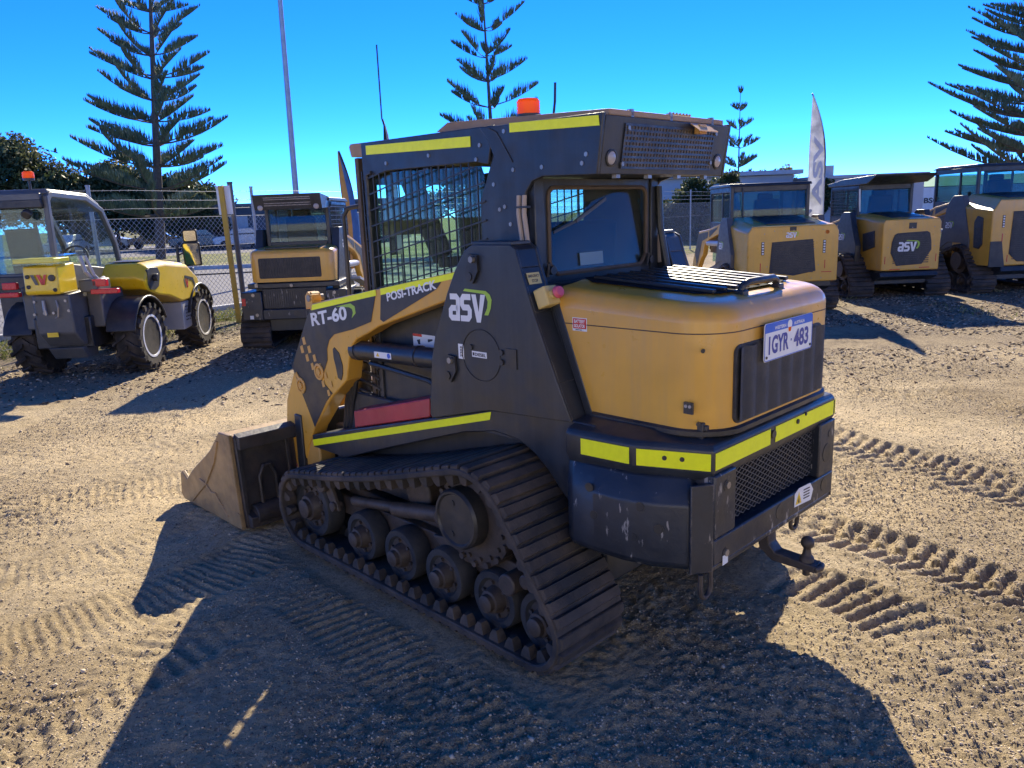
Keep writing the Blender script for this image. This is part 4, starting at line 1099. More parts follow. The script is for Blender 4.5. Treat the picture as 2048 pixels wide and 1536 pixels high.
# ------------------------------------------------------------------ camera, sky, sun
def make_camera():
    F, HOR, ROLL = 1530.0, 428.0, math.atan(.039)
    P = math.atan((768 - HOR) * math.cos(ROLL) / F); cp, sp = math.cos(P), math.sin(P); c, s = math.cos(ROLL), math.sin(ROLL)
    fwd = Vector((0, cp, -sp)); up0 = Vector((0, sp, cp)); r0 = Vector((1, 0, 0))
    rt = r0 * c - up0 * s; up = r0 * s + up0 * c
    cam = bpy.data.cameras.new('camera'); cam.sensor_width = 36; cam.lens = F / 2048 * 36; cam.clip_end = 5000; cam.clip_start = .05
    o = bpy.data.objects.new('camera', cam); COL.objects.link(o)
    o.matrix_world = Matrix(((rt.x, up.x, -fwd.x, 0), (rt.y, up.y, -fwd.y, 0), (rt.z, up.z, -fwd.z, 1.7), (0, 0, 0, 1)))
    SC.camera = o
SUN_EL, SUN_AZ = 31.0, 8.5
def make_light():
    w = bpy.data.worlds.new('World'); SC.world = w; w.use_nodes = True
    nt = w.node_tree; bg = nt.nodes['Background']
    sk = nt.nodes.new('ShaderNodeTexSky'); sk.sky_type = 'NISHITA'; sk.sun_disc = False
    sk.sun_elevation = R(SUN_EL); sk.sun_rotation = R(SUN_AZ); sk.air_density = .25; sk.dust_density = SKY_DUST; sk.ozone_density = SKY_OZ
    hs = nt.nodes.new('ShaderNodeHueSaturation'); hs.inputs['Saturation'].default_value = SKY_SAT; hs.inputs['Value'].default_value = 1; hs.inputs['Hue'].default_value = SKY_HUE
    nt.links.new(sk.outputs[0], hs.inputs['Color']); nt.links.new(hs.outputs[0], bg.inputs['Color'])
    bg.inputs['Strength'].default_value = SKY_STR
    l = bpy.data.lights.new('sun', 'SUN'); l.energy = SUN_STR; l.angle = R(.5); l.color = (1, .89, .69)
    o = bpy.data.objects.new('sun', l); COL.objects.link(o)
    d = Vector((math.sin(R(SUN_AZ)) * math.cos(R(SUN_EL)), math.cos(R(SUN_AZ)) * math.cos(R(SUN_EL)), math.sin(R(SUN_EL))))
    o.rotation_euler = d.to_track_quat('Z', 'Y').to_euler(); o.location = d * 50
    SC.view_settings.view_transform = 'Standard'; SC.view_settings.look = 'None'; SC.view_settings.exposure = EXPO; SC.view_settings.gamma = 1
SKY_DUST, SKY_OZ, SKY_SAT, SKY_STR, SUN_STR, EXPO, SKY_HUE = 0.0, 8.0, 1.15, .119, 2.38, 2.25, .509
# ------------------------------------------------------------------ the parked row of loaders
LOGO_Z = {}
def bg_loader(label, loc, rz, P):
    t = thing('compact_track_loader', label, 'track loader', loc, R(rz), 'track loaders parked in a row along the fence')
    k = P.get('k', 1.0); W = P['W']; tw = P.get('tw', .40)
    circ = [(x * k, z * k, r * k) for x, z, r in CIRC]
    for s in (1, -1):
        ya, yb = (W - tw, W) if s > 0 else (-W, -W + tw)
        track_mesh(circ, ya, yb, .05, .085, .12, gap=.34, band=.03, tread=.03, seed=int(W * 100) + s, lug_y=[(s * (W - .08), s * (W - .04)) if s > 0 else (s * (W - .04), s * (W - .08))]).build('rubber_track', M['rubber'], t, smooth=True, ang=30)
        roller('idler_wheel', .93 * k, .245 * k, .185 * k, s, W - .2, W - .09, t, 8)
        for x in (.49, .17, -.14, -.46, -.73): roller('bogie_wheel', x * k, .18 * k, .125 * k, s, W - .2, W - .10, t, 6)
        d = MB(); d.lathe((-.37 * k, 0, .50 * k), (0, s, 0), [(.205 * k, W - .3), (.205 * k, W - .1), (.14 * k, W - .1), (.14 * k, W - .03), (0, W - .03)], 28)
        d.build('drive_sprocket', M['rust'], t, smooth=True)
    wb = W - tw
    b = MB(); b.box(-.85 * k, 1.1 * k, -wb, wb, .24, .78); b.build('chassis', M['black'], t, bevel=.01)
    ty = P['ty']; tf = P.get('tx', 0); zt = P['zt']
    for s in (1, -1):
        b = MB(); o1 = [(tf - .20, zt), (tf - .46, zt), (tf - .56, zt - .25), (tf - .74, .92), (tf - .72, .55), (tf - .5, .78 * k), (tf - .1, .78 * k), (tf + .2, .70), (tf + .12, .95), (tf + .0, zt - .2), (tf - .12, zt - .05)]
        b.prism(o1, 'y', s * (ty - .10), s * ty)
        b.prism([(1.22 * k, .52 * k), (-.28 * k, .86 * k), (-.5 * k, .82 * k), (.9 * k, .46 * k), (1.2 * k, .46 * k)], 'y', s * (ty - .15), s * (ty - .01))
        to = b.build('loader_tower', M[P.get('tower', 'black')], t, bevel=.008)
        g = MB(); h = P.get('lh', .115); zl = P.get('lz', zt - .29); xl = P.get('lx', tf - .08)
        if s > 0: emblem(g, (xl, ty + .002, zl), (-1, 0, 0), (0, 0, 1), h)
        else: emblem(g, (xl - 2.2 * h, -ty - .002, zl), (1, 0, 0), (0, 0, 1), h)
        g.build('logo', [M['white'], M['lime']], to, recalc=False)
        dx = P.get('ax', 0); zz = zt - 1.575; y0, y1 = s * (ty - .09), s * (ty - .005)
        a = MB(); A = [(1.10, 1.275), (.48, 1.378), (-.14, 1.482), (-.18, 1.33), (.50, 1.195), (.70, 1.115), (.77, 1.04), (.82, .89), (.99, .77), (1.28, .45), (1.38, .22), (1.50, .19), (1.55, .41), (1.49, .69), (1.37, .87), (1.15, 1.215)]
        A = [(x * P.get('al', 1) + dx, z + zz * min(1, max(0, (1.5 - x)))) for x, z in A]
        a.prism(A, 'y', y0, y1); ao = a.build('lift_arm', M['tan'], t, bevel=.008)
        d = MB(); y = s * (ty - .003)
        q = [(1.10, 1.23), (.52, 1.33), (.56, 1.22), (.90, 1.12), (.98, .98), (1.22, .60), (1.36, .86), (1.15, 1.18)]
        d.plate([(x * P.get('al', 1) + dx, y, z + zz * min(1, max(0, (1.5 - x)))) for x, z in q], (0, s, 0), .002)
        q = [(.46, 1.345), (.0, 1.42), (.03, 1.385), (.46, 1.235)]
        d.plate([(x * P.get('al', 1) + dx, y, z + zz * min(1, max(0, (1.5 - x)))) for x, z in q], (0, s, 0), .002)
        d.build('black_decal', M['decal'], ao)
        h = MB(); h.cyl((.76 + dx, s * (ty - .05), 1.05), (tf + .0, s * (ty - .05), 1.07), .05, 14); h.build('hydraulic_cylinder', M['lgrey'], t, smooth=True)
    # front attachment plate and bucket
    b = MB(); b.prism([(2.2, .02), (1.62, .02), (1.50, .08), (1.46, .40), (1.52, .54), (1.60, .55), (1.54, .40), (1.58, .12), (1.70, .05), (2.2, .04)], 'y', -W, W); b.build('bucket', M['bucket'], t, bevel=.006)
    # cab
    cw, x0, x1, zb, zr = P['cw'], P['cx0'], P['cx1'], P['cz0'], P['zr']
    b = MB(); pw = .055
    for s in (1, -1):
        for x in (x0, x1): b.box(x - pw / 2, x + pw / 2, s * (cw - pw), s * cw, zb - .5, zr)
        b.box(x0 + pw / 2, x1 - pw / 2, s * (cw - pw), s * cw, zr - .09, zr - .002); b.box(x0 + pw / 2, x1 - pw / 2, s * (cw - .05), s * (cw - .004), zb - .55, zb)
        b.box((x0 * .6 + x1 * .4) - .02, (x0 * .6 + x1 * .4) + .02, s * (cw - .04), s * (cw - .006), zb, zr - .09)
    b.box(x0 - pw / 2, x0 + pw / 2, -cw + pw, cw - pw, zb - .5, zb + .02); b.box(x0 - pw / 2, x0 + pw / 2, -cw + pw, cw - pw, zr - .09, zr)
    b.build('cab_frame', M['black'], t, bevel=.008)
    b = MB(); b.plate([(x0 - .02, -cw + pw, zb + .02), (x0 - .02, cw - pw, zb + .02), (x0 + .025, cw - pw, zr - .09), (x0 + .025, -cw + pw, zr - .09)], (1, 0, 0), .005); b.build('rear_glass', M['bglass'], t)
    for s in (1, -1):
        b = MB(); b.box(x0 + pw / 2, x1 - pw / 2, s * (cw - .022), s * (cw - .018), zb, zr - .09); b.build('side_glass', M['bglass'], t)
        if P.get('guard'):
            b = MB(); yy = s * (cw + .012)
            for x in np.arange(x0 + .04, x1, .06): b.bar((x, yy, zb - .02), (x, yy, zr - .05), .008, .006, (1, 0, 0))
            for z in np.arange(zb, zr - .05, .06): b.bar((x0, yy, z), (x1, yy, z), .006, .008)
            b.build('window_guard', M['dark'], t)
    b = MB(); b.box(x1 - .004, x1 + .002, -cw + pw, cw - pw, .7, zr - .09); b.build('windscreen', M['bglass'], t)
    b = MB(); b.prism([(x0 - .06, zr), (x0 - .02, zr + .045), (x1 - .1, zr + .05), (x1 + .08, zr + .015), (x1 + .08, zr)], 'y', -cw - .02, cw + .02); b.build('roof', M['black'], t, bevel=.012)
    b = MB(); b.box(x0 + .3, x0 + .75, -.24, .24, zb - .45, zb - .2); b.box(x0 + .2, x0 + .28, -.13, .13, zb + .30, zb + .46); b.prism([(x0 + .16, zb - .25), (x0 + .30, zb - .25), (x0 + .20, zb + .36), (x0 + .10, zb + .36)], 'y', -.21, .21)
    b.build('operator_seat', M['seat'], t, bevel=.03)
    b = MB(); 
    for y in (.25, -.25): b.bar((x0 + .55, y, zb - .1), (x0 + .62, y, zb + .16), .05, .05)
    b.build('control_lever', M['seat'], t, bevel=.012)
    return t

def box_hood(t, hw, xr, z0, z1, xf, zf, ch, grille, inset=.12):
    """angular engine hood: rear face leans slightly, chamfered shoulders"""
    def lp(x, zt, w, wt): return [(x, w, z0), (x, w, zt - ch), (x, wt, zt), (x, -wt, zt), (x, -w, zt - ch), (x, -w, z0), (x, -w * .6, z0 - .004), (x, w * .6, z0 - .004)]
    b = MB(); b.loft([lp(xr, z1, hw, hw - ch * .55), lp(xr + .10, z1 + .02, hw + .02, hw - ch), lp(xf, zf, hw + .06, hw - ch * 1.2)])
    o = b.build('engine_hood', M['tan'], t, bevel=.018, seg=3)
    b = MB(); b.plate([(xr - .001, y, z) for y, z in grille], (-1, 0, 0), .010); g = b.build('rear_grille', M['grille'], o, bevel=.004)
    b = MB(); ys = [p[0] for p in grille]; zs = [p[1] for p in grille]
    for z in np.arange(min(zs) + .05, max(zs) - .03, .035): 
        b.bar((xr - .012, max(ys) * .88, z), (xr - .012, min(ys) * .88, z), .006, .014)
    b.build('grille_slat', M['dark'], g)
    b = MB(); zt = lambda x: z1 + (zf - z1) * (x - xr) / (xf - xr)
    b.plate([(xr + .15, hw * .55, zt(xr + .15) + .012), (xr + .15, -hw * .55, zt(xr + .15) + .012), (xf - .1, -hw * .55, zt(xf - .1) + .012), (xf - .1, hw * .55, zt(xf - .1) + .012)], (0, 0, 1), .008)
    b.build('louvre_panel', M['dark'], o)
    return o
def led_strip(o, x, y, z0, z1, n=5):
    b = MB(); b.plate([(x, y - .022, z0), (x, y + .022, z0), (x, y + .022, z1), (x, y - .022, z1)], (-1, 0, 0), .004); l = b.build('rear_light', M['dark'], o)
    b = MB()
    for i in range(n):
        z = z0 + (z1 - z0) * (i + .5) / n; b.box(x - .008, x - .005, y - .014, y + .014, z - .011, z + .011)
    b.build('lens', M['white'], l)
def marks(o, x, pts):
    b = MB()
    for (y, z, w, h) in pts: b.box(x - .0025, x, y - w / 2, y + w / 2, z - h / 2, z + h / 2)
    b.build('red_reflector', M['redlens'], o, split=True)
def studs(o, x, pts, r=.008):
    for (y, z) in pts:
        b = MB(); b.cyl((x, y, z), (x - .006, y, z), r, 6); b.build('bolt', M['steel'], o)

def parked_row():
    # left of the near machine: rear visor, rounded hood, steel bumper
    t = bg_loader('tan track loader with slotted roof visor and rounded hood behind the foreground loader bucket', (-2.90, 11.40, 0), 90,
                  dict(W=.83, tw=.42, ty=.58, tx=-.05, zt=1.62, cw=.45, cx0=-.45, cx1=.72, cz0=1.42, zr=1.98, guard=True))
    h = hood_mesh(.565, -1.0, .925, 1.355, .10, -.42, -.50, .04); ho = h.build('engine_hood', M['tan'], t, smooth=True, ang=50)
    b = MB(); b.prism(rrect(-.395, .44, .975, 1.245, [.02] * 4), 'x', -.99, -1.006); g = b.build('rear_grille', M['grille'], ho, bevel=.003)
    b = MB()
    for y in np.arange(-.37, .42, .034): b.bar((-1.008, y, .985), (-1.008, y, 1.235), .012, .008, (1, 0, 0))
    b.build('grille_slat', M['dark'], g)
    b = MB(); b.box(-.92, -.5, -.36, .36, 1.362, 1.378); b.build('louvre_panel', M['dark'], ho)
    b = MB(); b.box(-.99, -.3, -.62, .62, .84, .91); b.build('rear_collar', M['black'], t, bevel=.01)
    b = MB(); b.box(-1.02, -.35, -.72, -.44, .42, .80); b.box(-1.02, -.35, .44, .72, .42, .80); b.box(-1.02, -.9, -.44, .44, .42, .56); b.box(-.97, -.9, -.44, .44, .56, .84)
    bo = b.build('rear_bumper', M['black_worn'], t, bevel=.012)
    studs(bo, -1.022, [(.55, .76), (.52, .49), (-.55, .76), (-.52, .49), (.02, .875)], .024)
    b = MB(); b.cyl((-1.019, -.02, .49), (-1.024, -.02, .49), .045, 20); b.build('bolt_hole', M['dark'], bo)
    b = MB(); b.box(-1.026, -1.02, .66, .71, .62, .72); b.build('tail_light', M['redlens'], bo)
    b = MB(); b.box(-1.023, -1.02, .57, .62, .435, .485); b.build('label', M['white'], bo)
    b = MB()
    for y in np.arange(-.42, .43, .03): b.bar((-.975, y, .565), (-.975, y, .835), .006, .006, (1, 0, 0))
    b.build('mesh_screen', M['dark'], bo)
    b = MB(); b.prism([(-.30, 2.03), (-.93, 2.075), (-.86, 1.875), (-.5, 1.885), (-.30, 1.885)], 'y', -.45, .455); v = b.build('roof_visor', M['black'], t, bevel=.004)
    b = MB()
    for k in (.28, .42, .66, .78):
        for y in np.arange(-.30, .31, .016):
            x = -.86 - .07 * k; z = 1.875 + .2 * k; b.box(x - .003, x - .001 + .002, y - .004, y + .004, z - .006, z + .006)
    b.build('slots', M['lens'], v)
    for y in (.375, -.375):
        b = MB(); b.lathe((-.868, y, 1.905), (-1, 0, 0), [(.036, -.01), (.036, .012), (.028, .016), (0, .016)], 18); b.build('work_light', M['lens'], v, smooth=True)
    b = MB(); b.tube([(-.98, .50, .91), (-.98, .50, 1.0)], .012, 6); b.box(-1.0, -.96, .48, .52, .86, .91); b.build('latch_post', M['steel'], t)
    b = MB(); b.prism([(-.1, .86), (.9, .66), (.9, .70), (-.1, .90)], 'y', -.74, -.60); b.build('side_step', M['lgrey'], t, bevel=.004)
    # right of the near machine, first of three
    t = bg_loader('large tan track loader with wide square hood and dark trapezoid grille beside the feather flag', (4.42, 13.1, 0), 90,
                  dict(W=.86, tw=.42, ty=.80, tx=.15, zt=1.50, k=1.0, cw=.66, cx0=.0, cx1=1.25, cz0=1.42, zr=2.0, al=1.15, ax=.25, lz=.98, lx=.12, tower='grey'))
    gr = [(.40, 1.14), (.40, 1.14), (-.30, 1.17), (-.30, 1.17), (-.37, .62), (.05, .57), (.42, .64)]
    o = box_hood(t, .70, -1.15, .50, 1.36, -.05, 1.50, .10, [(.33, 1.12), (-.30, 1.15), (-.36, .66), (-.02, .60), (.36, .65)])
    led_strip(o, -1.151, .47, .93, 1.13); led_strip(o, -1.151, -.48, .93, 1.13)
    marks(o, -1.151, [(.53, .62, .16, .012), (.50, .74, .012, .13), (-.53, .64, .16, .012), (-.50, .76, .012, .13)])
    g = MB(); emblem(g, (-1.153, .12, 1.18), (0, -1, 0), (0, 0, 1), .085); g.build('logo', [M['white'], M['lime']], o, recalc=False)
    b = MB(); b.box(-1.155, -1.15, -.04, .06, 1.285, 1.345); b.build('camera_bezel', M['dark'], o, bevel=.004)
    b = MB(); b.cyl((-1.15, -.52, 1.25), (-1.154, -.52, 1.25), .03, 16); b.build('reflector', M['orange'], o)
    studs(o, -1.151, [(y, z) for y in (.30, .0, -.3, -.45) for z in (.55, 1.29)] + [(.45, 1.25), (.40, .75), (-.4, .75), (-.33, 1.0)])
    b = MB(); b.prism([(-.95, .35), (-1.10, .42), (-1.10, .50), (-.4, .50), (-.4, .35)], 'y', -.62, .62); b.build('belly_plate', M['black'], t)
    b = MB(); b.box(.9, 1.3, .2, .6, 2.05, 2.09); b.tube([(-.03, .45, 1.45), (-.05, .47, 1.98)], .012, 6); b.build('roof_vent', M['dark'], t, split=True)
    b = MB(); b.tube([(.30, -.72, 1.48), (.34, -.82, 1.56), (.62, -.82, 1.56), (.9, -.78, 1.30)], .03, 8); b.build('grab_rail', M['lgrey'], t, smooth=True)
    # second: sloping visor roof and octagonal panel
    t = bg_loader('tan track loader with thin overhanging visor roof and black octagonal rear panel', (6.88, 14.35, 0), 91,
                  dict(W=.90, tw=.44, ty=.72, tx=.1, zt=1.50, cw=.50, cx0=-.15, cx1=.95, cz0=1.42, zr=1.97, guard=True, lz=1.0, lx=.05))
    o = box_hood(t, .50, -1.15, .50, 1.36, -.10, 1.47, .06, [(.34, .98), (.30, 1.10), (.25, 1.13), (-.26, 1.15), (-.31, 1.12), (-.34, .98), (-.35, .84), (-.20, .60), (.24, .58), (.35, .80)])
    g = MB(); emblem(g, (-1.168, .24, .82), (0, -1, 0), (0, 0, 1), .165); g.build('logo', [M['white'], M['lime']], o, recalc=False)
    marks(o, -1.151, [(.26, .52, .18, .014), (-.25, .54, .18, .014), (.44, .68, .012, .13), (-.44, .70, .012, .13)])
    studs(o, -1.151, [(.38, 1.2), (0, 1.22), (-.38, 1.22), (.4, .9), (-.4, .9), (.2, .55), (-.1, .55)])
    b = MB(); b.box(-1.155, -1.15, -.07, .06, 1.20, 1.30); b.build('camera_bezel', M['dark'], o)
    for s in (1, -1):
        b = MB(); b.prism([(-.95, .90), (-.55, .80), (-.50, 1.12), (-.92, 1.18)], 'y', s * .50, s * .545); b.build('side_vent', M['grille'], o, bevel=.01)
    b = MB(); b.prism([(-.85, 2.12), (-.83, 2.085), (-.55, 1.98), (.0, 1.97), (1.0, 1.97), (1.06, 2.02), (.4, 2.09), (-.1, 2.10)], 'y', -.54, .54); b.build('roof_visor', M['black'], t, bevel=.008)
    b = MB(); b.tube([(-.17, .46, 1.5), (-.19, .49, 1.9)], .015, 8); b.build('hose', M['white'], t)
    b = MB(); b.prism([(-.95, .32), (-1.15, .40), (-1.12, .47), (-.4, .47), (-.4, .32)], 'y', -.50, .50); b.build('belly_plate', M['black'], t)
    # third: tallest machine, cut by the right edge of the picture
    t = bg_loader('tallest tan track loader with stepped hood at far right edge of the row', (9.12, 14.55, 0), 92,
                  dict(W=.96, tw=.45, ty=.86, tx=.1, zt=1.72, k=1.12, cw=.52, cx0=-.20, cx1=1.1, cz0=1.62, zr=2.22, lz=1.13, lx=.10, tower='grey'))
    o = box_hood(t, .80, -1.15, .50, 1.62, -.15, 1.74, .20, [(.44, 1.42), (-.44, 1.42), (-.46, .70), (-.30, .56), (.30, .56), (.46, .70)])
    b = MB(); b.prism([(.52, .48), (.80, .48), (.80, .92), (.60, .92)], 'x', -1.156, -1.10); b.build('recess', M['dark'], o)
    led_strip(o, -1.151, .60, 1.15, 1.36); marks(o, -1.151, [(.60, .98, .014, .14), (.48, .62, .012, .12)])
    for s in (1, -1):
        b = MB(); b.prism([(-.98, .86), (-.90, .78), (-.75, .80), (-.72, 1.25), (-.80, 1.36), (-.95, 1.32)], 'y', s * .81, s * .85); b.build('side_vent', M['grille'], o, bevel=.02)
    b = MB(); b.prism([(-.95, .32), (-1.15, .40), (-1.12, .48), (-.4, .48), (-.4, .32)], 'y', -.56, .56); b.build('belly_plate', M['black'], t)
    b = MB(); b.box(.35, .50, .862, .866, .96, 1.05); b.build('label', M['estop'], t)

# ------------------------------------------------------------------ telehandler
def tyre_wheel(par, x, y, r, w, s, name='wheel'):
    t = MB(); hw = w / 2
    t.lathe((x, y, r), (0, s, 0), [(r * .60, -hw * .9), (r * .86, -hw), (r * .93, -hw * .8), (r * .93, hw * .8), (r * .86, hw), (r * .60, hw * .9)], 40)
    n = 17
    for i in range(n):
        for sd in (1, -1):
            a = 2 * math.pi * (i + (.5 if sd > 0 else 0)) / n
            for (f0, f1, o0, o1) in ((.0, .55, 0, .16), (.55, 1.02, .16, .27)):
                def P(f, o, rr): return (x + rr * math.cos(a + o), y + s * sd * hw * f, r + rr * math.sin(a + o))
                vs = []
                for rr in (r * .92, r * (1.0 if f1 < 1 else .985)):
                    for (f, o) in ((f0, o0 - .045), (f0, o0 + .045), (f1, o1 + .045), (f1, o1 - .045)): vs.append(P(f, o, rr))
                t.add(vs, [(0, 1, 2, 3), (7, 6, 5, 4), (0, 4, 5, 1), (1, 5, 6, 2), (2, 6, 7, 3), (3, 7, 4, 0)])
            a2 = a + .27; c0 = Vector((x + r * .985 * math.cos(a2), y + s * sd * hw * 1.0, r + r * .985 * math.sin(a2))); c1 = Vector((x + r * .84 * math.cos(a2 + .04), y + s * sd * hw * 1.02, r + r * .84 * math.sin(a2 + .04)))
            t.bar(c0, c1, .05, .02, (0, 1, 0))
    o = t.build(name, M['tyre'], par, smooth=True, ang=30)
    m = MB(); m.lathe((x, y, r), (0, s, 0), [(r * .62, hw * .6), (r * .64, hw * .95), (r * .58, hw * .95), (r * .55, hw * .75), (r * .52, hw * .30), (r * .30, hw * .22), (r * .28, hw * .40), (r * .2, hw * .5), (0, hw * .5)], 32)
    m.build('rim', M['rim'], o, smooth=True, ang=35)
    return o
def telehandler():
    t = thing('telehandler', 'yellow and grey compact telehandler with orange beacon parked at left by the fence', 'telehandler', (-5.13, 9.32, 0), R(91.5))
    for x in (0, 1.78):
        for s in (1, -1): tyre_wheel(t, x, s * .60, .41, .31, s)
    b = MB(); b.box(-.55, 2.1, -.30, .34, .38, .74); b.box(-.08, .08, -.50, .50, .33, .49); b.box(1.70, 1.86, -.5, .5, .33, .49); b.build('chassis', M['dark'], t, bevel=.015)
    b = MB(); b.prism([(-.30, .42), (-.62, .42), (-.78, .58), (-.80, 1.02), (-.30, 1.05)], 'y', -.24, .17); rb = b.build('rear_weight', M['grey'], t, bevel=.02)
    b = MB(); b.prism([(-.30, .26), (-.55, .26), (-.66, .40), (-.30, .40)], 'y', -.22, .16); b.build('tow_frame', M['grey'], rb, bevel=.01)
    for p in ((.14, .97), (-.2, .97), (.16, .83), (.05, .84), (-.22, .86), (-.05, .84)):
        b = MB(); b.cyl((-.80, p[0], p[1] - .02), (-.815, p[0], p[1] - .02), .016, 10); b.build('bolt', M['steel'], rb)
    b = MB(); b.tube([(-.81, .04, .96), (-.83, .03, .86), (-.83, .02, .80)], .018, 8); b.build('drawbar_pin', M['steel'], rb)
    b = MB(); b.tube([(-.81, -.10, .96), (-.83, -.12, .88), (-.82, -.10, .78), (-.82, -.07, .76)], .009, 6); b.build('chain', M['steel'], rb)
    b = MB(); b.box(-.803 - .004, -.80, -.06, .06, .55, .60); b.build('label', M['yellow'], rb)
    b = MB(); b.prism([(-.88, 1.03), (-.90, 1.06), (-.88, 1.34), (-.5, 1.36), (-.5, 1.03)], 'y', -.20, .17); pp = b.build('boom_head', M['yellow'], t, bevel=.02)
    g = MB(); X = -.8935
    def dg(pts, mi): g.poly([(X - .012, y, z) for y, z in pts], mi)
    for dy, mi in ((.06, 1), (-.005, 0)):
        dg([(dy + .025, 1.25), (dy - .015, 1.25), (dy - .055, 1.14), (dy - .02, 1.14)], mi)
        dg([(dy - .02, 1.14), (dy - .055, 1.14), (dy - .085, 1.25), (dy - .06, 1.25)], mi) if mi == 0 else None
    g.build('logo', [M['redlens'], M['grey']], pp, recalc=False)
    for (y, z, r) in ((.12, 1.23, .022), (.12, 1.12, .022), (-.14, 1.21, .036), (-.16, 1.08, .022)):
        b = MB(); b.lathe((-.885, y, z), (-1, 0, 0), [(r, 0), (r, .02), (r * .7, .024), (0, .018)], 16); b.build('hydraulic_port', M['dark'], pp, smooth=True)
    b = MB(); b.prism([(-.98, 1.36), (-.98, 1.44), (-.60, 1.46), (-.60, 1.36)], 'y', -.30, .29); b.build('number_plate_holder', M['glass'], t, bevel=.004)
    b = MB(); b.box(-.95, -.62, -.22, .22, 1.375, 1.425); b.build('beacon_strip', M['yellow'], t, bevel=.01)
    b = MB(); b.prism([(-.5, 1.06), (-.5, 1.34), (2.4, 1.0), (2.4, .76)], 'y', -.16, .14); b.prism([(1.9, .80), (2.6, .70), (2.6, .92), (1.9, 1.03)], 'y', -.12, .10); b.build('telescopic_boom', M['grey'], t, bevel=.01)
    b = MB(); b.tube([(-.55, -.30, 1.42), (-.6, -.36, 1.25), (-.45, -.38, 1.12), (-.2, -.36, 1.15)], .022, 8); b.tube([(-.5, -.33, 1.42), (-.5, -.40, 1.2), (-.3, -.42, 1.05)], .018, 8); b.build('hydraulic_hose', M['lgrey'], t, smooth=True, split=True)
    # engine side
    hp = [(.10, .98), (.02, 1.12), (.18, 1.29), (.70, 1.30), (1.45, 1.22), (1.78, 1.02), (1.90, .72), (1.12, .71), (.72, .84), (.42, .88)]
    b = MB(); n = len(hp)
    b.loft([[(x, -.20, z) for x, z in hp], [(x, -.62, z) for x, z in hp], [(.06 + (x - .06) * .985 + .01, -.72, .72 + (z - .72) * .90) for x, z in hp]]); ho = b.build('engine_cover', M['yellow'], t, bevel=.025, seg=3)
    b = MB(); b.plate([(.22, -.22, 1.302), (.22, -.60, 1.302), (.72, -.60, 1.308), (1.40, -.58, 1.237), (1.40, -.22, 1.237), (.72, -.22, 1.308)], (0, 0, 1), .006); b.build('top_panel', M['dark'], ho)
    b = MB(); oc = [(.10, 1.02), (.12, 1.20), (.20, 1.23), (.42, 1.22), (.48, 1.14), (.40, .98), (.3, .95), (.14, .96)]; b.prism([(x + .02, z) for x, z in oc], 'y', -.700, -.728); b.cyl((.30, -.728, 1.10), (.30, -.78, 1.10), .045, 16); b.build('exhaust_recess', M['dark'], ho, bevel=.005)
    b = MB(); b.plate([(1.30, -.7212, 1.05), (1.58, -.7212, 1.00), (1.70, -.7212, .80), (1.66, -.7212, .80), (1.55, -.7212, .96), (1.29, -.7212, 1.02)], (0, -1, 0), .004); b.build('cover_crease', M['dark'], ho)
    g = MB()
    def dg2(pts, mi): g.poly([(x, -.7225, z) for x, z in pts], mi)
    for dx, mi in ((1.24, 1), (1.30, 0)):
        dg2([(dx, 1.0), (dx + .035, 1.0), (dx + .07, .88), (dx + .04, .88)], mi)
        if mi == 0: dg2([(dx + .04, .88), (dx + .07, .88), (dx + .10, 1.0), (dx + .075, 1.0)], 0)
    g.build('logo', [M['redlens'], M['grey']], ho, recalc=False)
    g = MB(); g.plate([(1.62, -.7222, .78), (1.72, -.7222, .78), (1.70, -.7222, .86), (1.62, -.7222, .86)], (0, -1, 0), .001); g.build('label', M['white'], ho)
    b = MB(); b.prism([(1.13, .70), (1.90, .70), (1.88, .42), (1.80, .36), (1.14, .32)], 'y', -.36, -.70); lo = b.build('side_box', M['lgrey'], t, bevel=.015)
    g = MB()
    for k in range(5): 
        for j in range(6): 
            g.box(1.22 + j * .062, 1.22 + j * .062 + .05 - .008 * ((j * 7 + k * 3) % 4), -.7035, -.7015, .62 - k * .045, .635 - k * .045)
    g.build('lettering', M['dark'], lo)
    for (x, y0, y1) in ((0, -.42, -.76), (0, .42, .76), (1.78, -.42, -.74), (1.78, .42, .74)):
        b = MB(); ou = [(x + .50 * math.cos(a), .41 + .50 * math.sin(a)) for a in np.linspace(R(20), R(165), 13)]; iu = [(x + .47 * math.cos(a), .41 + .47 * math.sin(a)) for a in np.linspace(R(20), R(165), 13)]
        b.prism(ou + iu[::-1], 'y', y0, y1); b.build('mudguard', M['dark'], t, bevel=.01)
    b = MB(); b.box(-.45, .1, -.42, -.25, .60, 1.02); b.box(-.62, -.3, -.48, -.27, 1.02, 1.16); b.box(-.5, .2, .25, .45, .6, 1.1); b.build('rear_bracket', M['grey'], t, bevel=.02, split=True)
    for s in (-1, 1):
        b = MB(); b.box(-.62, -.56, s * .42, s * .58, 1.08, 1.16); b.box(-.64, -.56, s * .40, s * .70, .995, 1.05); b.build('tail_light', M['redlens'], t, bevel=.008)
    # cab
    yl, yr = .98, .22
    pr = [(-.10, 1.15), (-.06, 2.12), (.02, 2.17), (.85, 2.14), (1.25, 1.98), (1.52, 1.55), (1.62, 1.10), (1.62, .62), (.2, .62)]
    inn = [(-.03, 1.22), (.00, 2.06), (.05, 2.10), (.83, 2.07), (1.19, 1.93), (1.45, 1.52), (1.55, 1.10), (1.55, .70), (.2, .70)]
    b = MB()
    for (y0, y1) in ((yr, yr + .06), (yl - .06, yl)): ring_plate(b, pr, inn, 'y', y0, y1)
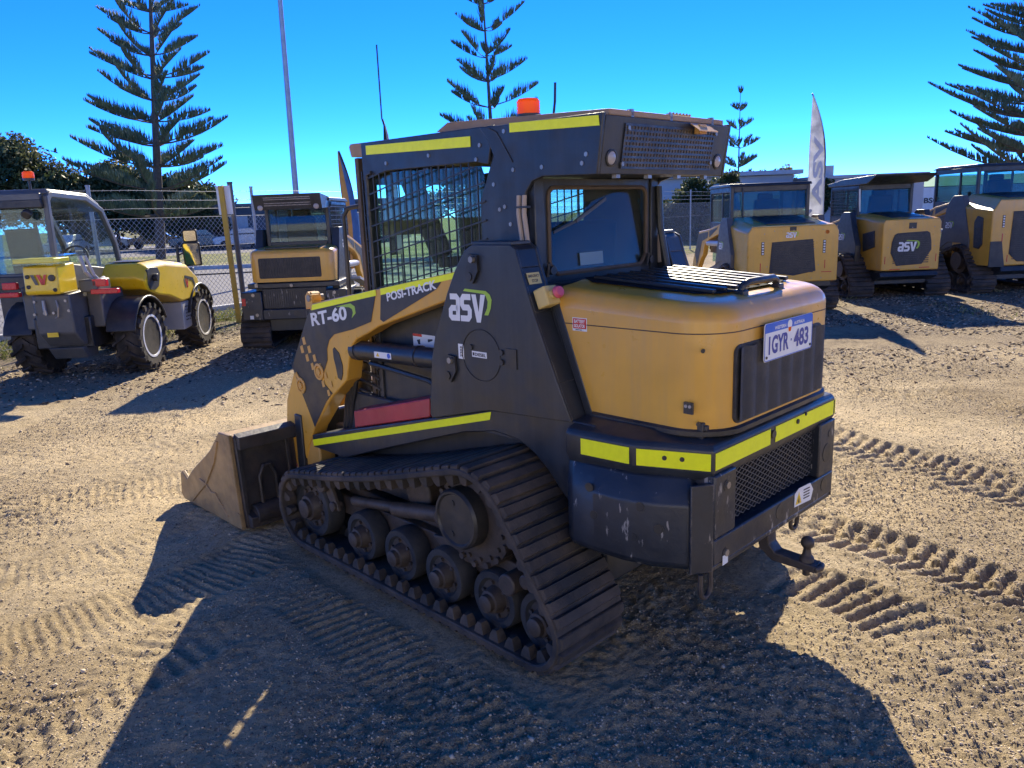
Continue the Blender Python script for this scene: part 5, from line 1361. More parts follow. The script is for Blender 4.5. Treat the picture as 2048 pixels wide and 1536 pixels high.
    for (x, z, w, h) in ((-.08, 2.10, .07, .10), (-.08, 1.18, .06, .1), (1.22, 1.97, .06, .06), (1.58, .66, .07, .08), (.2, .64, .06, .06)): b.box(x - w / 2, x + w / 2, yr + .06, yl - .06, z - h / 2, z + h / 2)
    co = b.build('cab_frame', M['cabgrey'], t, bevel=.012)
    b = MB(); b.plate([(x, yr + .03, z) for x, z in inn], (0, 1, 0), .005); b.build('side_glass', M['sideglass'], co)
    b = MB(); b.plate([(x, yl - .03, z) for x, z in inn], (0, -1, 0), .005); b.build('side_glass', M['sideglass'], co)
    b = MB(); b.plate([(-.075, yr + .06, 1.23), (-.075, yl - .06, 1.23), (-.04, yl - .06, 2.05), (-.04, yr + .06, 2.05)], (1, 0, 0), .005); b.build('rear_glass', M['bglass'], co)
    b = MB(); b.prism([(-.05, 2.14), (.0, 2.20), (.9, 2.17), (1.2, 2.04), (1.2, 2.0), (.85, 2.13)], 'y', yr + .02, yl - .02); b.build('roof', M['cabgrey'], co, bevel=.02)
    b = MB(); b.box(-.12, -.06, yr + .05, yl - .05, 1.98, 2.08); b.box(-.14, -.07, yr + .02, yl, 1.05, 1.2); b.box(-.10, .5, yr + .03, yl - .03, .62, 1.1)
    for yy in (.44, .92): b.cyl((-.10, yy, 1.93), (-.17, yy, 1.90), .055, 16)
    b.build('cab_base', M['dark'], co, bevel=.012, split=True)
    b = MB(); b.box(.25, .70, .48, .90, 1.0, 1.15); b.prism([(.15, 1.1), (.27, 1.1), (.17, 1.75), (.08, 1.75)], 'y', .50, .88); b.build('operator_seat', M['seat'], co, bevel=.03)
    b = MB(); b.tube([(1.25 + .14 * math.sin(a) * .4, .69 + .17 * math.cos(a), 1.35 + .15 * math.sin(a)) for a in np.linspace(0, 2 * math.pi, 20)[:-1]], .014, 6, closed=True); b.build('steering_wheel', M['seat'], co)
    b = MB(); b.cyl((.02, .44, 2.18), (.02, .44, 2.30), .016, 10); b.cyl((.02, .44, 2.30), (.02, .44, 2.325), .062, 20); b.build('beacon_pole', M['dark'], t)
    b = MB(); b.lathe((.02, .44, 2.325), (0, 0, 1), [(.060, 0), (.064, .03), (.060, .065), (.045, .078), (0, .08)], 22); b.build('beacon', M['orange'], t, smooth=True)
    # mirrors on the right front
    b = MB(); b.tube([(1.86, -.44, 1.02), (1.88, -.44, 1.45)], .022, 8); b.tube([(1.88, -.44, 1.30), (1.88, -.58, 1.36)], .012, 6); b.tube([(1.88, -.44, 1.15), (1.88, -.60, 1.16)], .012, 6); mo = b.build('mirror_bracket', M['dark'], t)
    for (z, h, w) in ((1.57, .18, .20), (1.31, .34, .24)):
        b = MB(); b.prism(rrect(-.66 - w / 2 + .02, -.66 + w / 2 + .02, z - h / 2, z + h / 2, [.03] * 4), 'x', 1.87, 1.93); o = b.build('mirror_housing', M['dark'], mo, bevel=.01)
        def turn(ob):
            c_, s_ = math.cos(R(15)), math.sin(R(15))
            for v in ob.data.vertices: x_, y_ = v.co.x - 1.88 - .16 * (v.co.z - z), v.co.y + .64; v.co.x, v.co.y = 1.88 + c_ * x_ - s_ * y_, -.64 + s_ * x_ + c_ * y_
        turn(o)
        b = MB(); b.prism(rrect(-.66 - w / 2 + .04, -.66 + w / 2, z - h / 2 + .02, z + h / 2 - .02, [.02] * 4), 'x', 1.866, 1.8695); turn(b.build('mirror', M['mirror'], o))
    b = MB(); b.box(1.80, 1.95, -.62, -.50, .98, 1.12); b.build('work_light', M['grey'], t, bevel=.01)
    return t
# ------------------------------------------------------------------ vegetation
M['bark'] = mat('tree_bark', (.10, .075, .055), .9, var=.3, scale=9, bump=.4, bscale=20)
def leafmat(name, c):
    m, nt, b, out = nodes(name); tc = nt.nodes.new('ShaderNodeTexCoord')
    r = ramp(nt, noise(nt, 2.2, 5, .6, tc.outputs['Object']).outputs['Fac'], [(.3, tuple(x * .6 for x in c)), (.7, tuple(x * 1.4 for x in c))])
    nt.links.new(r.outputs[0], b.inputs['Base Color']); b.inputs['Roughness'].default_value = .55; b.inputs['Specular IOR Level'].default_value = .3
    tr = nt.nodes.new('ShaderNodeBsdfTranslucent'); nt.links.new(r.outputs[0], tr.inputs[0]); mx = nt.nodes.new('ShaderNodeMixShader'); mx.inputs[0].default_value = .3
    nt.links.new(b.outputs[0], mx.inputs[1]); nt.links.new(tr.outputs[0], mx.inputs[2]); nt.links.new(mx.outputs[0], out.inputs[0]); return m
M['needle'] = leafmat('pine_needles', (.12, .17, .10)); M['needle2'] = leafmat('pine_needles_light', (.20, .235, .14))
M['leaf'] = leafmat('gum_leaves', (.050, .068, .022)); M['leaf2'] = leafmat('gum_leaves_pale', (.115, .120, .050)); M['leaf3'] = leafmat('hedge_leaves', (.030, .055, .016)); M['leaf4'] = leafmat('yellow_leaves', (.19, .18, .05))
M['grass'] = leafmat('grass_blades', (.17, .19, .05)); M['dry'] = leafmat('dry_grass_blades', (.34, .29, .15))

def norfolk(label, base, H, z0, Rm, tiers, nb, seed, r0=.20, lean=0, dens=1.0, spike=.36, up=.30, top=.12, power=.9, group=None):
    rr = np.random.default_rng(seed)
    t = thing('norfolk_pine', label, 'pine tree', base, 0, group)
    zs = np.linspace(0, H, 14); tr = MB(); ctr = lambda z: Vector((lean * z, 0, z))
    tr.tube([ctr(z) for z in zs], [max(r0 * (1 - z / H) ** .8, .02) for z in zs], 10); tr.build('trunk', M['bark'], t, smooth=True)
    br = MB(); V = []; F = []; MI = []
    lev = z0 + (H - z0) * (np.linspace(0, 1, tiers) ** .92)
    a0 = 0
    for z in lev:
        k = (z - z0) / (H - z0); Rz = Rm * ((1 - k) ** power * (1 - top) + top) * rr.uniform(.9, 1.08); a0 += rr.uniform(.5, 1.2)
        sp = spike * (.55 + .45 * (1 - k))
        for i in range(nb):
            az = a0 + 2 * math.pi * i / nb + rr.normal(0, .12); L = Rz * rr.uniform(.82, 1.1)
            d = np.array([math.cos(az), math.sin(az), 0]); sd = np.array([-math.sin(az), math.cos(az), 0])
            u1 = (up * .15 + .16 * k) + rr.normal(0, .04); u2 = up * rr.uniform(1.0, 1.7)
            o = np.array(ctr(z + rr.normal(0, .05)))
            cv = lambda q: o + d * (L * q) + np.array([0, 0, L * (u1 * q + u2 * q * q)]) + sd * (.06 * L * math.sin(3 * q + seed))
            br.tube([cv(q) for q in np.linspace(0, 1, 6)], [max(.035 * L / 2.5 * (1 - q * .85), .010) for q in np.linspace(0, 1, 6)], 4)
            q0 = rr.uniform(.06, .34) if k < .85 else .12
            n = int(dens * 34 * max(L, .7)); qs = q0 + (1 - q0) * rr.random(n) ** .85
            for q in qs:
                for s in (-1, 1):
                    l = sp * min(1, .45 + 2.2 * (q - q0)) * (1.08 - .85 * q ** 2.5) * rr.uniform(.55, 1.2); p = cv(q)
                    dr = np.array([0, 0, 1.]) + d * rr.uniform(-.05, .40) + sd * s * rr.uniform(.10, .55); dr /= np.linalg.norm(dr)
                    e = p + dr * l + np.array([0, 0, .12 * l]); m = p + dr * l * .5 + sd * s * l * .08
                    w = .013 + .008 * rr.random(); a = np.cross(dr, d); a /= (np.linalg.norm(a) + 1e-6); c = np.cross(dr, a)
                    b = len(V); V += [p + a * w, p - a * w * .6 + c * w, p - a * w * .6 - c * w, m + a * w * 1.3, m - a * w * .8 + c * w * 1.3, m - a * w * .8 - c * w * 1.3, e]
                    F += [(b, b + 1, b + 4, b + 3), (b + 1, b + 2, b + 5, b + 4), (b + 2, b, b + 3, b + 5), (b + 3, b + 4, b + 6, b + 6), (b + 4, b + 5, b + 6, b + 6), (b + 5, b + 3, b + 6, b + 6)]
                    MI += [int(rr.random() < .3)] * 6
    br.build('branches', M['bark'], t, smooth=True)
    me = bpy.data.meshes.new('crown'); me.from_pydata([tuple(v) for v in V], [], [f if f[2] != f[3] else f[:3] for f in F])
    me.materials.append(M['needle']); me.materials.append(M['needle2']); me.polygons.foreach_set('material_index', MI); me.update()
    o = bpy.data.objects.new('crown', me); COL.objects.link(o); o.parent = t
    return t
def leaves(name, blobs, n, size, mats, par, seed, drop=0.0):
    rr = np.random.default_rng(seed); B = np.array(blobs, float); w = B[:, 3] ** 2; w /= w.sum(); j = rr.choice(len(B), n, p=w)
    u = rr.normal(size=(n, 3)); u /= np.linalg.norm(u, axis=1)[:, None]; rad = rr.uniform(.45, 1.05, n) ** .6
    # clumps: pull leaves towards random sub-centres
    cc = rr.normal(size=(len(B), 26, 3)); cc /= np.linalg.norm(cc, axis=2)[..., None]
    sub = cc[j, rr.integers(0, 26, n)]; u = u * .42 + sub * .75
    p = B[j, :3] + u * (B[j, 3] * rad)[:, None] * np.array([1, 1, .85])
    p[:, 2] -= drop * rr.random(n)
    a = rr.normal(size=(n, 3)); a /= np.linalg.norm(a, axis=1)[:, None]; b = np.cross(a, rr.normal(size=(n, 3))); b /= np.linalg.norm(b, axis=1)[:, None]
    s = size * rr.uniform(.6, 1.4, n)[:, None]
    V = np.stack([p - a * s - b * s * .4, p + a * s * .2 - b * s * .5, p + a * s + b * s * .3, p - a * s * .2 + b * s * .5], 1).reshape(-1, 3)
    F = np.arange(4 * n).reshape(-1, 4)
    hh = (sub[:, 2] + rr.normal(0, .5, n)) > .35
    return np_obj(name, V, F, mats, par, midx=hh.astype(int) if len(mats) > 1 else None)
def gum(label, base, trunk, blobs, n, size, seed, mats=('leaf', 'leaf2'), name='gum_tree', cat='tree', group=None):
    t = thing(name, label, cat, base, 0, group); b = MB()
    b.tube([(0, 0, 0), (.1, 0, trunk * .5), (0, 0, trunk)], [.05 * trunk + .08, .04 * trunk + .06, .03 * trunk + .04], 8)
    for x, y, z, r in blobs: b.tube([(0, 0, trunk * .8), (x * .5, y * .5, (trunk + z) / 2), (x, y, z)], [.03 * trunk + .03, .07, .03], 6)
    b.build('trunk', M['bark'], t, smooth=True)
    leaves('crown', blobs, n, size, [M[m] for m in mats], t, seed)
    return t
def blob_set(w, d, h0, h1, k, r0, r1, seed):
    rr = np.random.default_rng(seed)
    return [(rr.uniform(-w, w), rr.uniform(-d, d), rr.uniform(h0, h1), rr.uniform(r0, r1)) for _ in range(k)]
def vegetation():
    gp = 'norfolk pines behind the fence'
    norfolk('tall dark norfolk pine with broad lower tiers standing behind the telehandler', (-18.7, 42, 0), 16.4, 2.3, 4.3, 14, 7, 3, r0=.27, dens=.85, spike=.80, up=.20, power=.72, top=.2, lean=.095, group=gp)
    norfolk('slender norfolk pine rising directly above the foreground loader cab', (-.5, 46, 0), 15.6, 4.6, 3.1, 9, 5, 5, r0=.17, dens=.8, spike=.85, up=.24, power=.62, top=.22, lean=-.02, group=gp)
    norfolk('youngest norfolk pine with few tiers and a visible bare tip left of the feather flag', (17.2, 58, 0), 9.6, 2.9, 2.2, 6, 5, 8, r0=.10, dens=.75, spike=.75, up=.30, power=.8, top=.05, group=gp)
    norfolk('dense full norfolk pine cut by the right edge of the picture', (25.7, 37.5, 0), 19.5, 2.7, 5.2, 26, 9, 12, r0=.32, dens=.95, spike=.50, up=.22, power=.72, top=.1, group=gp)
    g1 = 'gum trees beyond the road'
    gum('rounded dark gum tree at far left edge above the telehandler cab', (-37.2, 62, 0), 3.0, [(0, 0, 6.3, 2.5), (-2.6, 0, 6.8, 2.3), (2.2, .5, 5.4, 2.0), (-.9, 1, 7.6, 1.9), (3.3, 0, 4.0, 1.7), (-4.4, 0, 5.4, 2.4), (1.0, -1, 4.0, 2.2), (-2.5, 0, 3.6, 2.3), (2.5, 0, 2.4, 1.7)], 23000, .17, 21, group=g1)
    gum('olive gum tree with pale foliage left of the tallest norfolk pine', (-31.8, 64, 0), 2.4, [(0, 0, 5.2, 1.9), (-2.0, 0, 4.6, 1.8), (2.3, 0, 5.0, 1.9), (.3, .5, 6.3, 1.4), (3.6, 0, 3.7, 1.8), (-3.2, 0, 3.2, 1.7), (1, -1, 3.0, 1.9), (2.6, -1, 2.4, 1.6), (-1.4, -1, 2.2, 1.7)], 20000, .17, 22, ('leaf', 'leaf2'), group=g1)
    gum('broad low gum tree spreading right behind the norfolk pine trunk', (-26.4, 64, 0), 2.0, [(0, 0, 4.3, 1.9), (-2.2, 0, 4.7, 1.8), (2.2, 0, 3.8, 1.7), (-3.6, 0, 3.3, 1.7), (3.6, 0, 3.0, 1.4), (0, 0, 2.6, 1.9), (-2, -1, 2.2, 1.6), (2.4, -1, 2.0, 1.5)], 18000, .16, 23, ('leaf', 'leaf'), group=g1)
    gum('small dark bush right of the norfolk pine beside the low building', (-22.6, 57.6, 0), 1.2, [(0, 0, 2.6, 1.3), (-1.4, 0, 2.0, 1.1), (1.3, 0, 1.8, 1.0), (.4, 0, 3.4, .8)], 5000, .15, 24, ('leaf', 'leaf2'), 'shrub', 'shrub')
    g2 = 'hedge shrubs along the pale building'
    gum('round leafy shrub with pale tips nearest the foreground loader cab', (8.5, 39.5, 0), .6, [(0, 0, 1.3, 1.0), (.6, 0, 2.0, .8), (-.4, 0, .7, .7), (.5, -.3, .6, .7)], 8500, .085, 31, ('leaf3', 'leaf2'), 'shrub', 'shrub', g2)
    gum('tall dark shrub in the middle of the hedge behind the wire fence', (9.5, 40, 0), .8, [(0, 0, 1.5, .95), (.2, 0, 2.5, .75), (0, 0, .7, .9), (.7, 0, 1.9, .7)], 8500, .085, 32, ('leaf3', 'leaf'), 'shrub', 'shrub', g2)
    gum('dark upright shrub beside the cab of the square hooded loader', (10.7, 39.5, 0), .8, [(0, 0, 1.5, .95), (.2, 0, 2.6, .7), (-.2, 0, .7, .8), (.6, 0, 3.0, .5)], 6500, .085, 33, ('leaf3', 'leaf2'), 'shrub', 'shrub', g2)
    gum('low yellow green bush growing against the wire fence', (9.9, 36.6, 0), .3, [(0, 0, .9, .45), (.5, 0, 1.0, .4), (.9, 0, 1.3, .35)], 2600, .07, 34, ('leaf4', 'leaf2'), 'shrub', 'shrub')
    gum('bushy shrub seen right of the square hooded loader cab', (17.9, 45, 0), .8, [(0, 0, 1.6, .9), (.3, 0, 2.5, .7), (-.6, 0, 2.2, .6)], 4500, .10, 35, ('leaf3', 'leaf2'), 'shrub', 'shrub', g2)
    gum('broad crown of yellow green foliage on the pale building roofline', (19.2, 58, 0), 2.0, [(0, 0, 3.3, 1.0), (1.4, 0, 3.6, .9), (-1.4, 0, 3.2, 1.0), (-3, 0, 2.9, 1.1)], 5000, .13, 36, ('leaf2', 'leaf4'), 'shrub', 'shrub', g2)
    gum('dark leafy tree hidden low behind the foreground loader roof', (-3.6, 60, 0), 1.6, [(0, 0, 3.2, 1.4), (-2, 0, 2.6, 1.3), (2.2, 0, 2.7, 1.3), (4.2, 0, 2.4, 1.2)], 6000, .15, 37, ('leaf', 'leaf2'), group=g1)
    # ground cover
    rr = np.random.default_rng(5)
    def blades(name, X, Y, h, mats, label):
        n = len(X); Z = ground_h(X, Y); a = rr.uniform(0, 6.28, n); dx, dy = np.cos(a), np.sin(a); w = .004 + .004 * rr.random(n); hh = h * rr.uniform(.4, 1.3, n); lx, ly = rr.normal(0, .45, n) * hh, rr.normal(0, .45, n) * hh
        V = np.stack([np.stack([X - dx * w, Y - dy * w, Z - .01], -1), np.stack([X + dx * w, Y + dy * w, Z - .01], -1), np.stack([X + lx * .4 + dx * w * .8, Y + ly * .4 + dy * w * .8, Z + hh * .6], -1), np.stack([X + lx, Y + ly, Z + hh], -1)], 1)
        o = np_obj(name, V.reshape(-1, 3), np.arange(4 * n).reshape(-1, 4), mats, midx=rr.integers(0, len(mats), n)); o['kind'] = 'stuff'; o['label'] = label
    s = rr.uniform(-3, 22, 26000); off = rr.normal(.2, .55, 26000); X = -9.5 + s * .584 - off * .813; Y = 8.0 + s * .813 + off * .584
    pat = vnoise(X, Y, .9, 77) > -.15
    blades('grass', X[pat], Y[pat], .085, [M['grass'], M['dry'], M['grass']], 'short patchy green and dry grass along the foot of the wire fence')
    X = rr.uniform(-4.5, 9, 9000); Y = rr.uniform(10.6, 15.5, 9000); pat = vnoise(X, Y, 1.1, 78) > .25
    blades('weeds', X[pat], Y[pat], .05, [M['dry'], M['grass']], 'sparse dry weeds between the parked loaders')

# ------------------------------------------------------------------ fence, road, signs, buildings
FA, FD, FN = Vector((-9.5, 8.0, 0)), Vector((.584, .813, 0)), Vector((-.813, .584, 0))
def surroundings():
    road = plain('asphalt', (.17, .165, .17)); nt = road.node_tree; b = nt.nodes['Principled BSDF']; tc = nt.nodes.new('ShaderNodeTexCoord')
    nt.links.new(ramp(nt, noise(nt, 9, 9, .75, tc.outputs['Object']).outputs['Fac'], [(.3, (.14, .135, .14)), (.7, (.23, .22, .22))]).outputs[0], b.inputs['Base Color'])
    p = lambda s, o: FA + FD * s + FN * o
    e = 27.0; fx = p(e, 1.7)
    mb = MB(); mb.poly([(*p(-16, 1.7)[:2], .035), (*fx[:2], .035), (*(p(27.6, 1.7)[:2]), .035), (p(27.6, 1.7).x, 30.4, .035), (-110, 30.4, .035), (-110, 4, .035)])
    o = mb.build('road', road); o['kind'] = 'structure'
    mb = MB(); mb.bar((*p(-16, 1.62)[:2], .03), (*fx[:2], .03), .16, .12); mb.bar((-110, 30.5, .07), (fx.x, 30.5, .07), .2, .22); k = mb.build('kerb', mat('concrete', (.50, .49, .46), .85, var=.2, bump=.1)); k['kind'] = 'structure'
    mb = MB(); mb.poly([(-90, 47, .03), (-6, 47, .03), (-6, 75, .03), (-90, 75, .03)]); o = mb.build('parking_area', road); o['kind'] = 'structure'
    gm = nodes('verge_grass'); m, nt, b, out = gm; tc = nt.nodes.new('ShaderNodeTexCoord')
    c = ramp(nt, noise(nt, .35, 9, .75, tc.outputs['Object']).outputs['Fac'], [(.30, (.10, .125, .025)), (.5, (.17, .18, .045)), (.62, (.40, .34, .18)), (.8, (.52, .44, .27))]).outputs[0]
    nt.links.new(mix(nt, .5, c, ramp(nt, noise(nt, 14, 6, .7, tc.outputs['Object']).outputs['Fac'], [(.3, (.45, .45, .4)), (.7, (1.2, 1.2, 1.1))]).outputs[0], 'MULTIPLY'), b.inputs['Base Color']); b.inputs['Roughness'].default_value = .95
    bp = nt.nodes.new('ShaderNodeBump'); bp.inputs['Distance'].default_value = .2; bp.inputs['Strength'].default_value = .8; nt.links.new(noise(nt, 9, 8, .7, tc.outputs['Object']).outputs['Fac'], bp.inputs['Height']); nt.links.new(bp.outputs[0], b.inputs['Normal'])
    mb = MB(); mb.poly([(-110, 30.7, .045), (6, 30.7, .045), (6, 46.8, .045), (-110, 46.8, .045)]); o = mb.build('verge', m); o['kind'] = 'structure'
    # wire fence
    t = thing('chain_link_fence', 'long chain link fence with barbed wire on top running behind the parked machines', 'fence', FA, 0)
    L = 39.0
    for i in range(14):
        q = FD * (.28 + i * 2.98 - 1.0) 
        mb = MB(); mb.tube([q, q + Vector((0, 0, 2.36))], .030 if i % 4 else .038, 10); mb.cyl(q + Vector((0, 0, 2.36)), q + Vector((0, 0, 2.385)), .036, 10)
        mb.build('fence_post', M['galv'], t, smooth=True)
    mb = MB(); sp = .088; h0, h1 = .03, 1.86
    for k in range(int(-1.9 / sp), int((L + 1.9) / sp)):
        for sg in (1, -1):
            s0 = k * sp; a = (s0, h0); bq = (s0 + sg * (h1 - h0) * .95, h1)
            if not (0 <= bq[0] <= L and 0 <= a[0] <= L): continue
            mb.bar(FD * a[0] + Vector((0, 0, a[1])) + FN * (.003 * sg), FD * bq[0] + Vector((0, 0, bq[1])) + FN * (.003 * sg), .0040, .0040)
    for z in (.05, 1.86, 1.35): mb.tube([Vector((0, 0, z)), FD * L + Vector((0, 0, z))], .004, 4)
    mb.build('wire_mesh', M['wire'], t)
    for z in (2.02, 2.16, 2.31):
        mb = MB(); pts = [FD * (L * i / 60) + Vector((0, 0, z - .02 * math.sin(math.pi * ((L * i / 60) % 2.98) / 2.98))) for i in range(61)]; mb.tube(pts, .0042, 4)
        for i in range(0, int(L / .14)): q = FD * (i * .14) + Vector((0, 0, z - .01)); mb.bar(q - Vector((.01, 0, .016)), q + Vector((.01, 0, .016)), .004, .004); 
        mb.build('barbed_wire', M['wire'], t)
    # post with notice board, leaning
    t = thing('sign_post', 'leaning yellow timber post with a white notice board in front of the fence', 'sign', (-4.80, 13.55, 0)); t.rotation_euler = (0, R(-1.2), 0)
    mb = MB(); mb.box(-.04, .04, -.03, .03, -.05, 2.36); mb.build('post', mat('yellow_timber', (.62, .36, .03), .6, var=.15, dust=.3), t, bevel=.004)
    mb = MB(); mb.box(-.10, .14, .032, .037, 1.88, 2.36); mb.build('sign_board', M['white'], t)
    t = thing('steel_post', 'dark grey steel tube post standing right of the yellow timber post', 'post', (-4.74, 13.75, 0)); mb = MB(); mb.tube([(0, 0, 0), (-.02, 0, 2.40)], .045, 12); mb.build('pole', M['grey'], t, smooth=True); mb = MB(); mb.cyl((-.02, 0, 2.40), (-.02, 0, 2.43), .05, 12); mb.build('cap', M['dark'], t)
    t = thing('light_pole', 'very tall grey steel light pole rising behind the slotted visor loader', 'light pole', (-6.5, 24.5, 0)); mb = MB(); mb.tube([(0, 0, 0), (.14, 0, 10)], [.105, .06], 14); mb.build('pole', M['galv'], t, smooth=True); mb = MB(); mb.tube([(-.03, 0, 9.9), (.3, 0, 10.4), (1.2, 0, 10.6)], .03, 8); mb.build('arm', M['galv'], t, smooth=True); mb = MB(); mb.box(1.0, 1.6, -.15, .15, 10.55, 10.68); mb.build('lamp', M['grey'], t, bevel=.03); mb = MB(); mb.box(-.16, .16, -.16, .16, 0, .05); mb.build('base_plate', M['galv'], t)
    t = thing('street_pole', 'thin distant street light pole right of the tallest norfolk pine', 'street light', (-28.2, 70, 0)); mb = MB(); mb.tube([(0, 0, 0), (0, 0, 6.0)], [.09, .05], 8); mb.build('pole', M['galv'], t); mb = MB(); mb.tube([(0, 0, 5.9), (.6, 0, 6.05), (1.5, 0, 5.95)], .045, 6); mb.build('arm', M['galv'], t)
    # feather flags
    def flag(label, base, H, w, z0, az, cols, txt=None, bow=.28, pole=None, side=1):
        t = thing('feather_flag', label, 'flag', base, R(az), 'feather flags around the yard')
        pts = []; 
        for i in range(19):
            q = i / 18; z = z0 + (H - z0) * q; pts.append((side * (w * (1 - max(0, (q - .45) / .55) ** 2.0)) if True else 0, z))
        mb = MB(); mb.tube([(side * w, 0, 0), (side * w, 0, z0)] + [(x, 0, z) for x, z in pts] + ([(0, 0, pole)] if pole else []), .014, 6); mb.build('pole', M['dark'], t)
        n = len(cols); wv = lambda x, z: .02 * math.sin(z * 3.1) + .015 * math.sin(x * 9 + z)
        rows = [[(x * j / 8 if True else 0, wv(x * j / 8, z), z) for j in range(9)] for x, z in pts]
        rows = [[(side * 0 + (0 if False else x * j / 8), wv(x * j / 8, z), z) for j in range(9)] for x, z in pts]
        mb = MB(); vs = [p for r in rows for p in r]; mb.add(vs, [(i * 9 + j, i * 9 + j + 1, (i + 1) * 9 + j + 1, (i + 1) * 9 + j) for i in range(18) for j in range(8)])
        for f in range(len(mb.f)): mb.m[f] = min(n - 1, int((f % 8) * n / 8)) if n > 1 else 0
        o = mb.build('banner', cols, t, smooth=True, recalc=False); sm = o.modifiers.new('thickness', 'SOLIDIFY'); sm.thickness = .006; sm.offset = 0
        if txt:
            g = MB(); tw, th = (H - z0) * .55, w * .62; text(g, txt, (side * w * .80 if side > 0 else side * w * .2, -.045, z0 + (H - z0) * .12), (0, 0, 1), (-1, 0, 0), tw, th); g.build('lettering', mat('flag_blue', (.52, .53, .57), .7), t, recalc=False)
        return t
    cloth = lambda nm, c: leafmat(nm, c)
    flag('tall pale feather flag with grey lettering beside the square hooded loader', (5.42, 14.05, 0), 3.55, .285, 1.38, 0, [cloth('flag_cloth', (.80, .80, .78))], 'ASV')
    flag('narrow blue and orange feather flag right of the slotted visor loader', (-2.66, 12.95, 0), 2.80, .40, .9, 72, [cloth('flag_orange', (.62, .36, .08)), cloth('flag_blue_cloth', (.10, .22, .42))], None)
    flag('dark and white feather flag with a long whip pole behind the foreground cab', (-2.26, 15.2, 0), 3.55, .42, 1.0, 70, [cloth('flag_black', (.03, .03, .035)), cloth('flag_white', (.55, .53, .50))], None, pole=4.85)
    # white attachment behind the foreground machine
    t = thing('machine_attachment', 'white machine attachment with drum and black post seen behind the foreground cab', 'attachment', (2.40, 13.3, 0), R(12))
    mb = MB(); mb.prism([(-.35, .0), (.45, .0), (.50, .55), (.42, 1.02), (-.35, 1.08)], 'y', -.25, .25); mb.build('housing', M['white'], t, bevel=.03)
    mb = MB(); mb.cyl((-.0, -.10, 1.20), (.42, -.10, 1.20), .14, 24); mb.build('drum', M['white'], t, smooth=True)
    mb = MB(); mb.prism([(-.22, 1.06), (-.02, 1.06), (-.02, 1.46), (-.10, 1.58), (-.22, 1.50)], 'y', -.12, .12); mb.build('black_post', M['dark'], t, bevel=.04)
    mb = MB(); mb.tube([(-.16, 0, 1.53), (-.06, 0, 1.60), (.06, 0, 1.52)], .035, 8); mb.build('hose_fitting', M['lgrey'], t, smooth=True)
    # buildings
    wall_p = mat('pale_wall', (.44, .455, .48), .85, var=.08, scale=1); wall_d = mat('dark_wall', (.085, .09, .10), .8, var=.15, scale=1)
    t = thing('warehouse', 'low dark warehouse with pale roller doors beyond the road at left', 'building', (0, 0, 0))
    mb = MB(); mb.box(-23.2, -8.5, 58, 70, 0, 3.0); w = mb.build('wall', wall_d, t)
    mb = MB(); mb.box(-23.4, -8.3, 57.7, 70.2, 3.0, 3.2); mb.build('roof', M['grey'], t)
    for x in (-20.4, -16.2, -12): mb = MB(); mb.box(x, x + 1.35, 57.95, 58.0, 0, 2.3); mb.build('roller_door', M['lgrey'], w)
    mb = MB(); mb.box(-23.0, -20.6, 57.4, 57.95, 2.0, 2.2); mb.build('awning', M['lgrey'], w)
    t = thing('office_building', 'pale grey flat roofed building behind the hedge and feather flag', 'building', (0, 0, 0))
    mb = MB(); mb.box(8.0, 17.2, 47, 60, 0, 3.35); w = mb.build('wall', wall_p, t); mb = MB(); mb.box(7.6, 17.6, 46.4, 60.4, 3.37, 3.62); mb.build('roof', M['lgrey'], t, bevel=.02)
    mb = MB(); mb.box(17.9, 24.0, 45, 58, 0, 2.95); w2 = mb.build('wing', wall_p, t); mb = MB(); mb.box(17.7, 24.2, 44.8, 58.2, 2.97, 3.15); mb.build('parapet', M['lgrey'], t)
    mb = MB(); mb.box(18.6, 19.2, 46, 46.6, 3.15, 3.75); mb.build('vent', M['lgrey'], t)
    for x in (9.4, 12.6, 15.2): mb = MB(); mb.box(x, x + 1.2, 46.95, 47, 1.0, 2.2); f = mb.build('window', M['dark'], w); mb = MB(); mb.box(x + .06, x + 1.14, 46.93, 46.945, 1.06, 2.14); mb.build('pane', M['bglass'], f)
    for x in (19.4, 21.4): mb = MB(); mb.box(x, x + .9, 44.95, 45, .9, 2.3); f = mb.build('window', M['dark'], w2); mb = MB(); mb.box(x + .06, x + .84, 44.93, 44.945, .96, 2.24); mb.build('pane', M['bglass'], f)
    t = thing('factory_building', 'white walled factory with BSC sign and green roof at far right', 'building', (0, 0, 0))
    mb = MB(); mb.box(25.2, 44, 50, 70, 0, 2.35); w = mb.build('wall', M['white'], t); mb = MB(); mb.prism([(50.5, 2.40), (58, 3.2), (70, 2.40)], 'x', 25.0, 44.2); mb.build('roof', mat('green_roof', (.02, .20, .10), .7), t)
    g = MB(); text(g, 'BSC', (26.72, 49.98, 1.36), (1, 0, 0), (0, 0, 1), .98, .34); g.poly([(26.25, 49.98, 1.36), (26.60, 49.98, 1.36), (26.60, 49.98, 1.70), (26.25, 49.98, 1.70)]); g.poly([(26.34, 49.975, 1.43), (26.52, 49.975, 1.43), (26.43, 49.975, 1.62)], 1); g.build('lettering', [M['dark'], M['white']], w, recalc=False)
    t = thing('bounce_building', 'long unseen pale building added behind the camera to bounce sun onto shaded sides', 'building', (0, 0, 0))
    mb = MB(); mb.box(-19, 21, -26, -13.5, 0, 6.2); w = mb.build('wall', mat('bounce_cladding', (.55, .565, .58), .7, var=.05, scale=.6), t)  # unseen building, added so its sunlit wall brightens the shaded sides
    mb = MB(); mb.box(-19.4, 21.4, -26.4, -13.1, 6.2, 6.5); mb.build('roof', M['lgrey'], t)
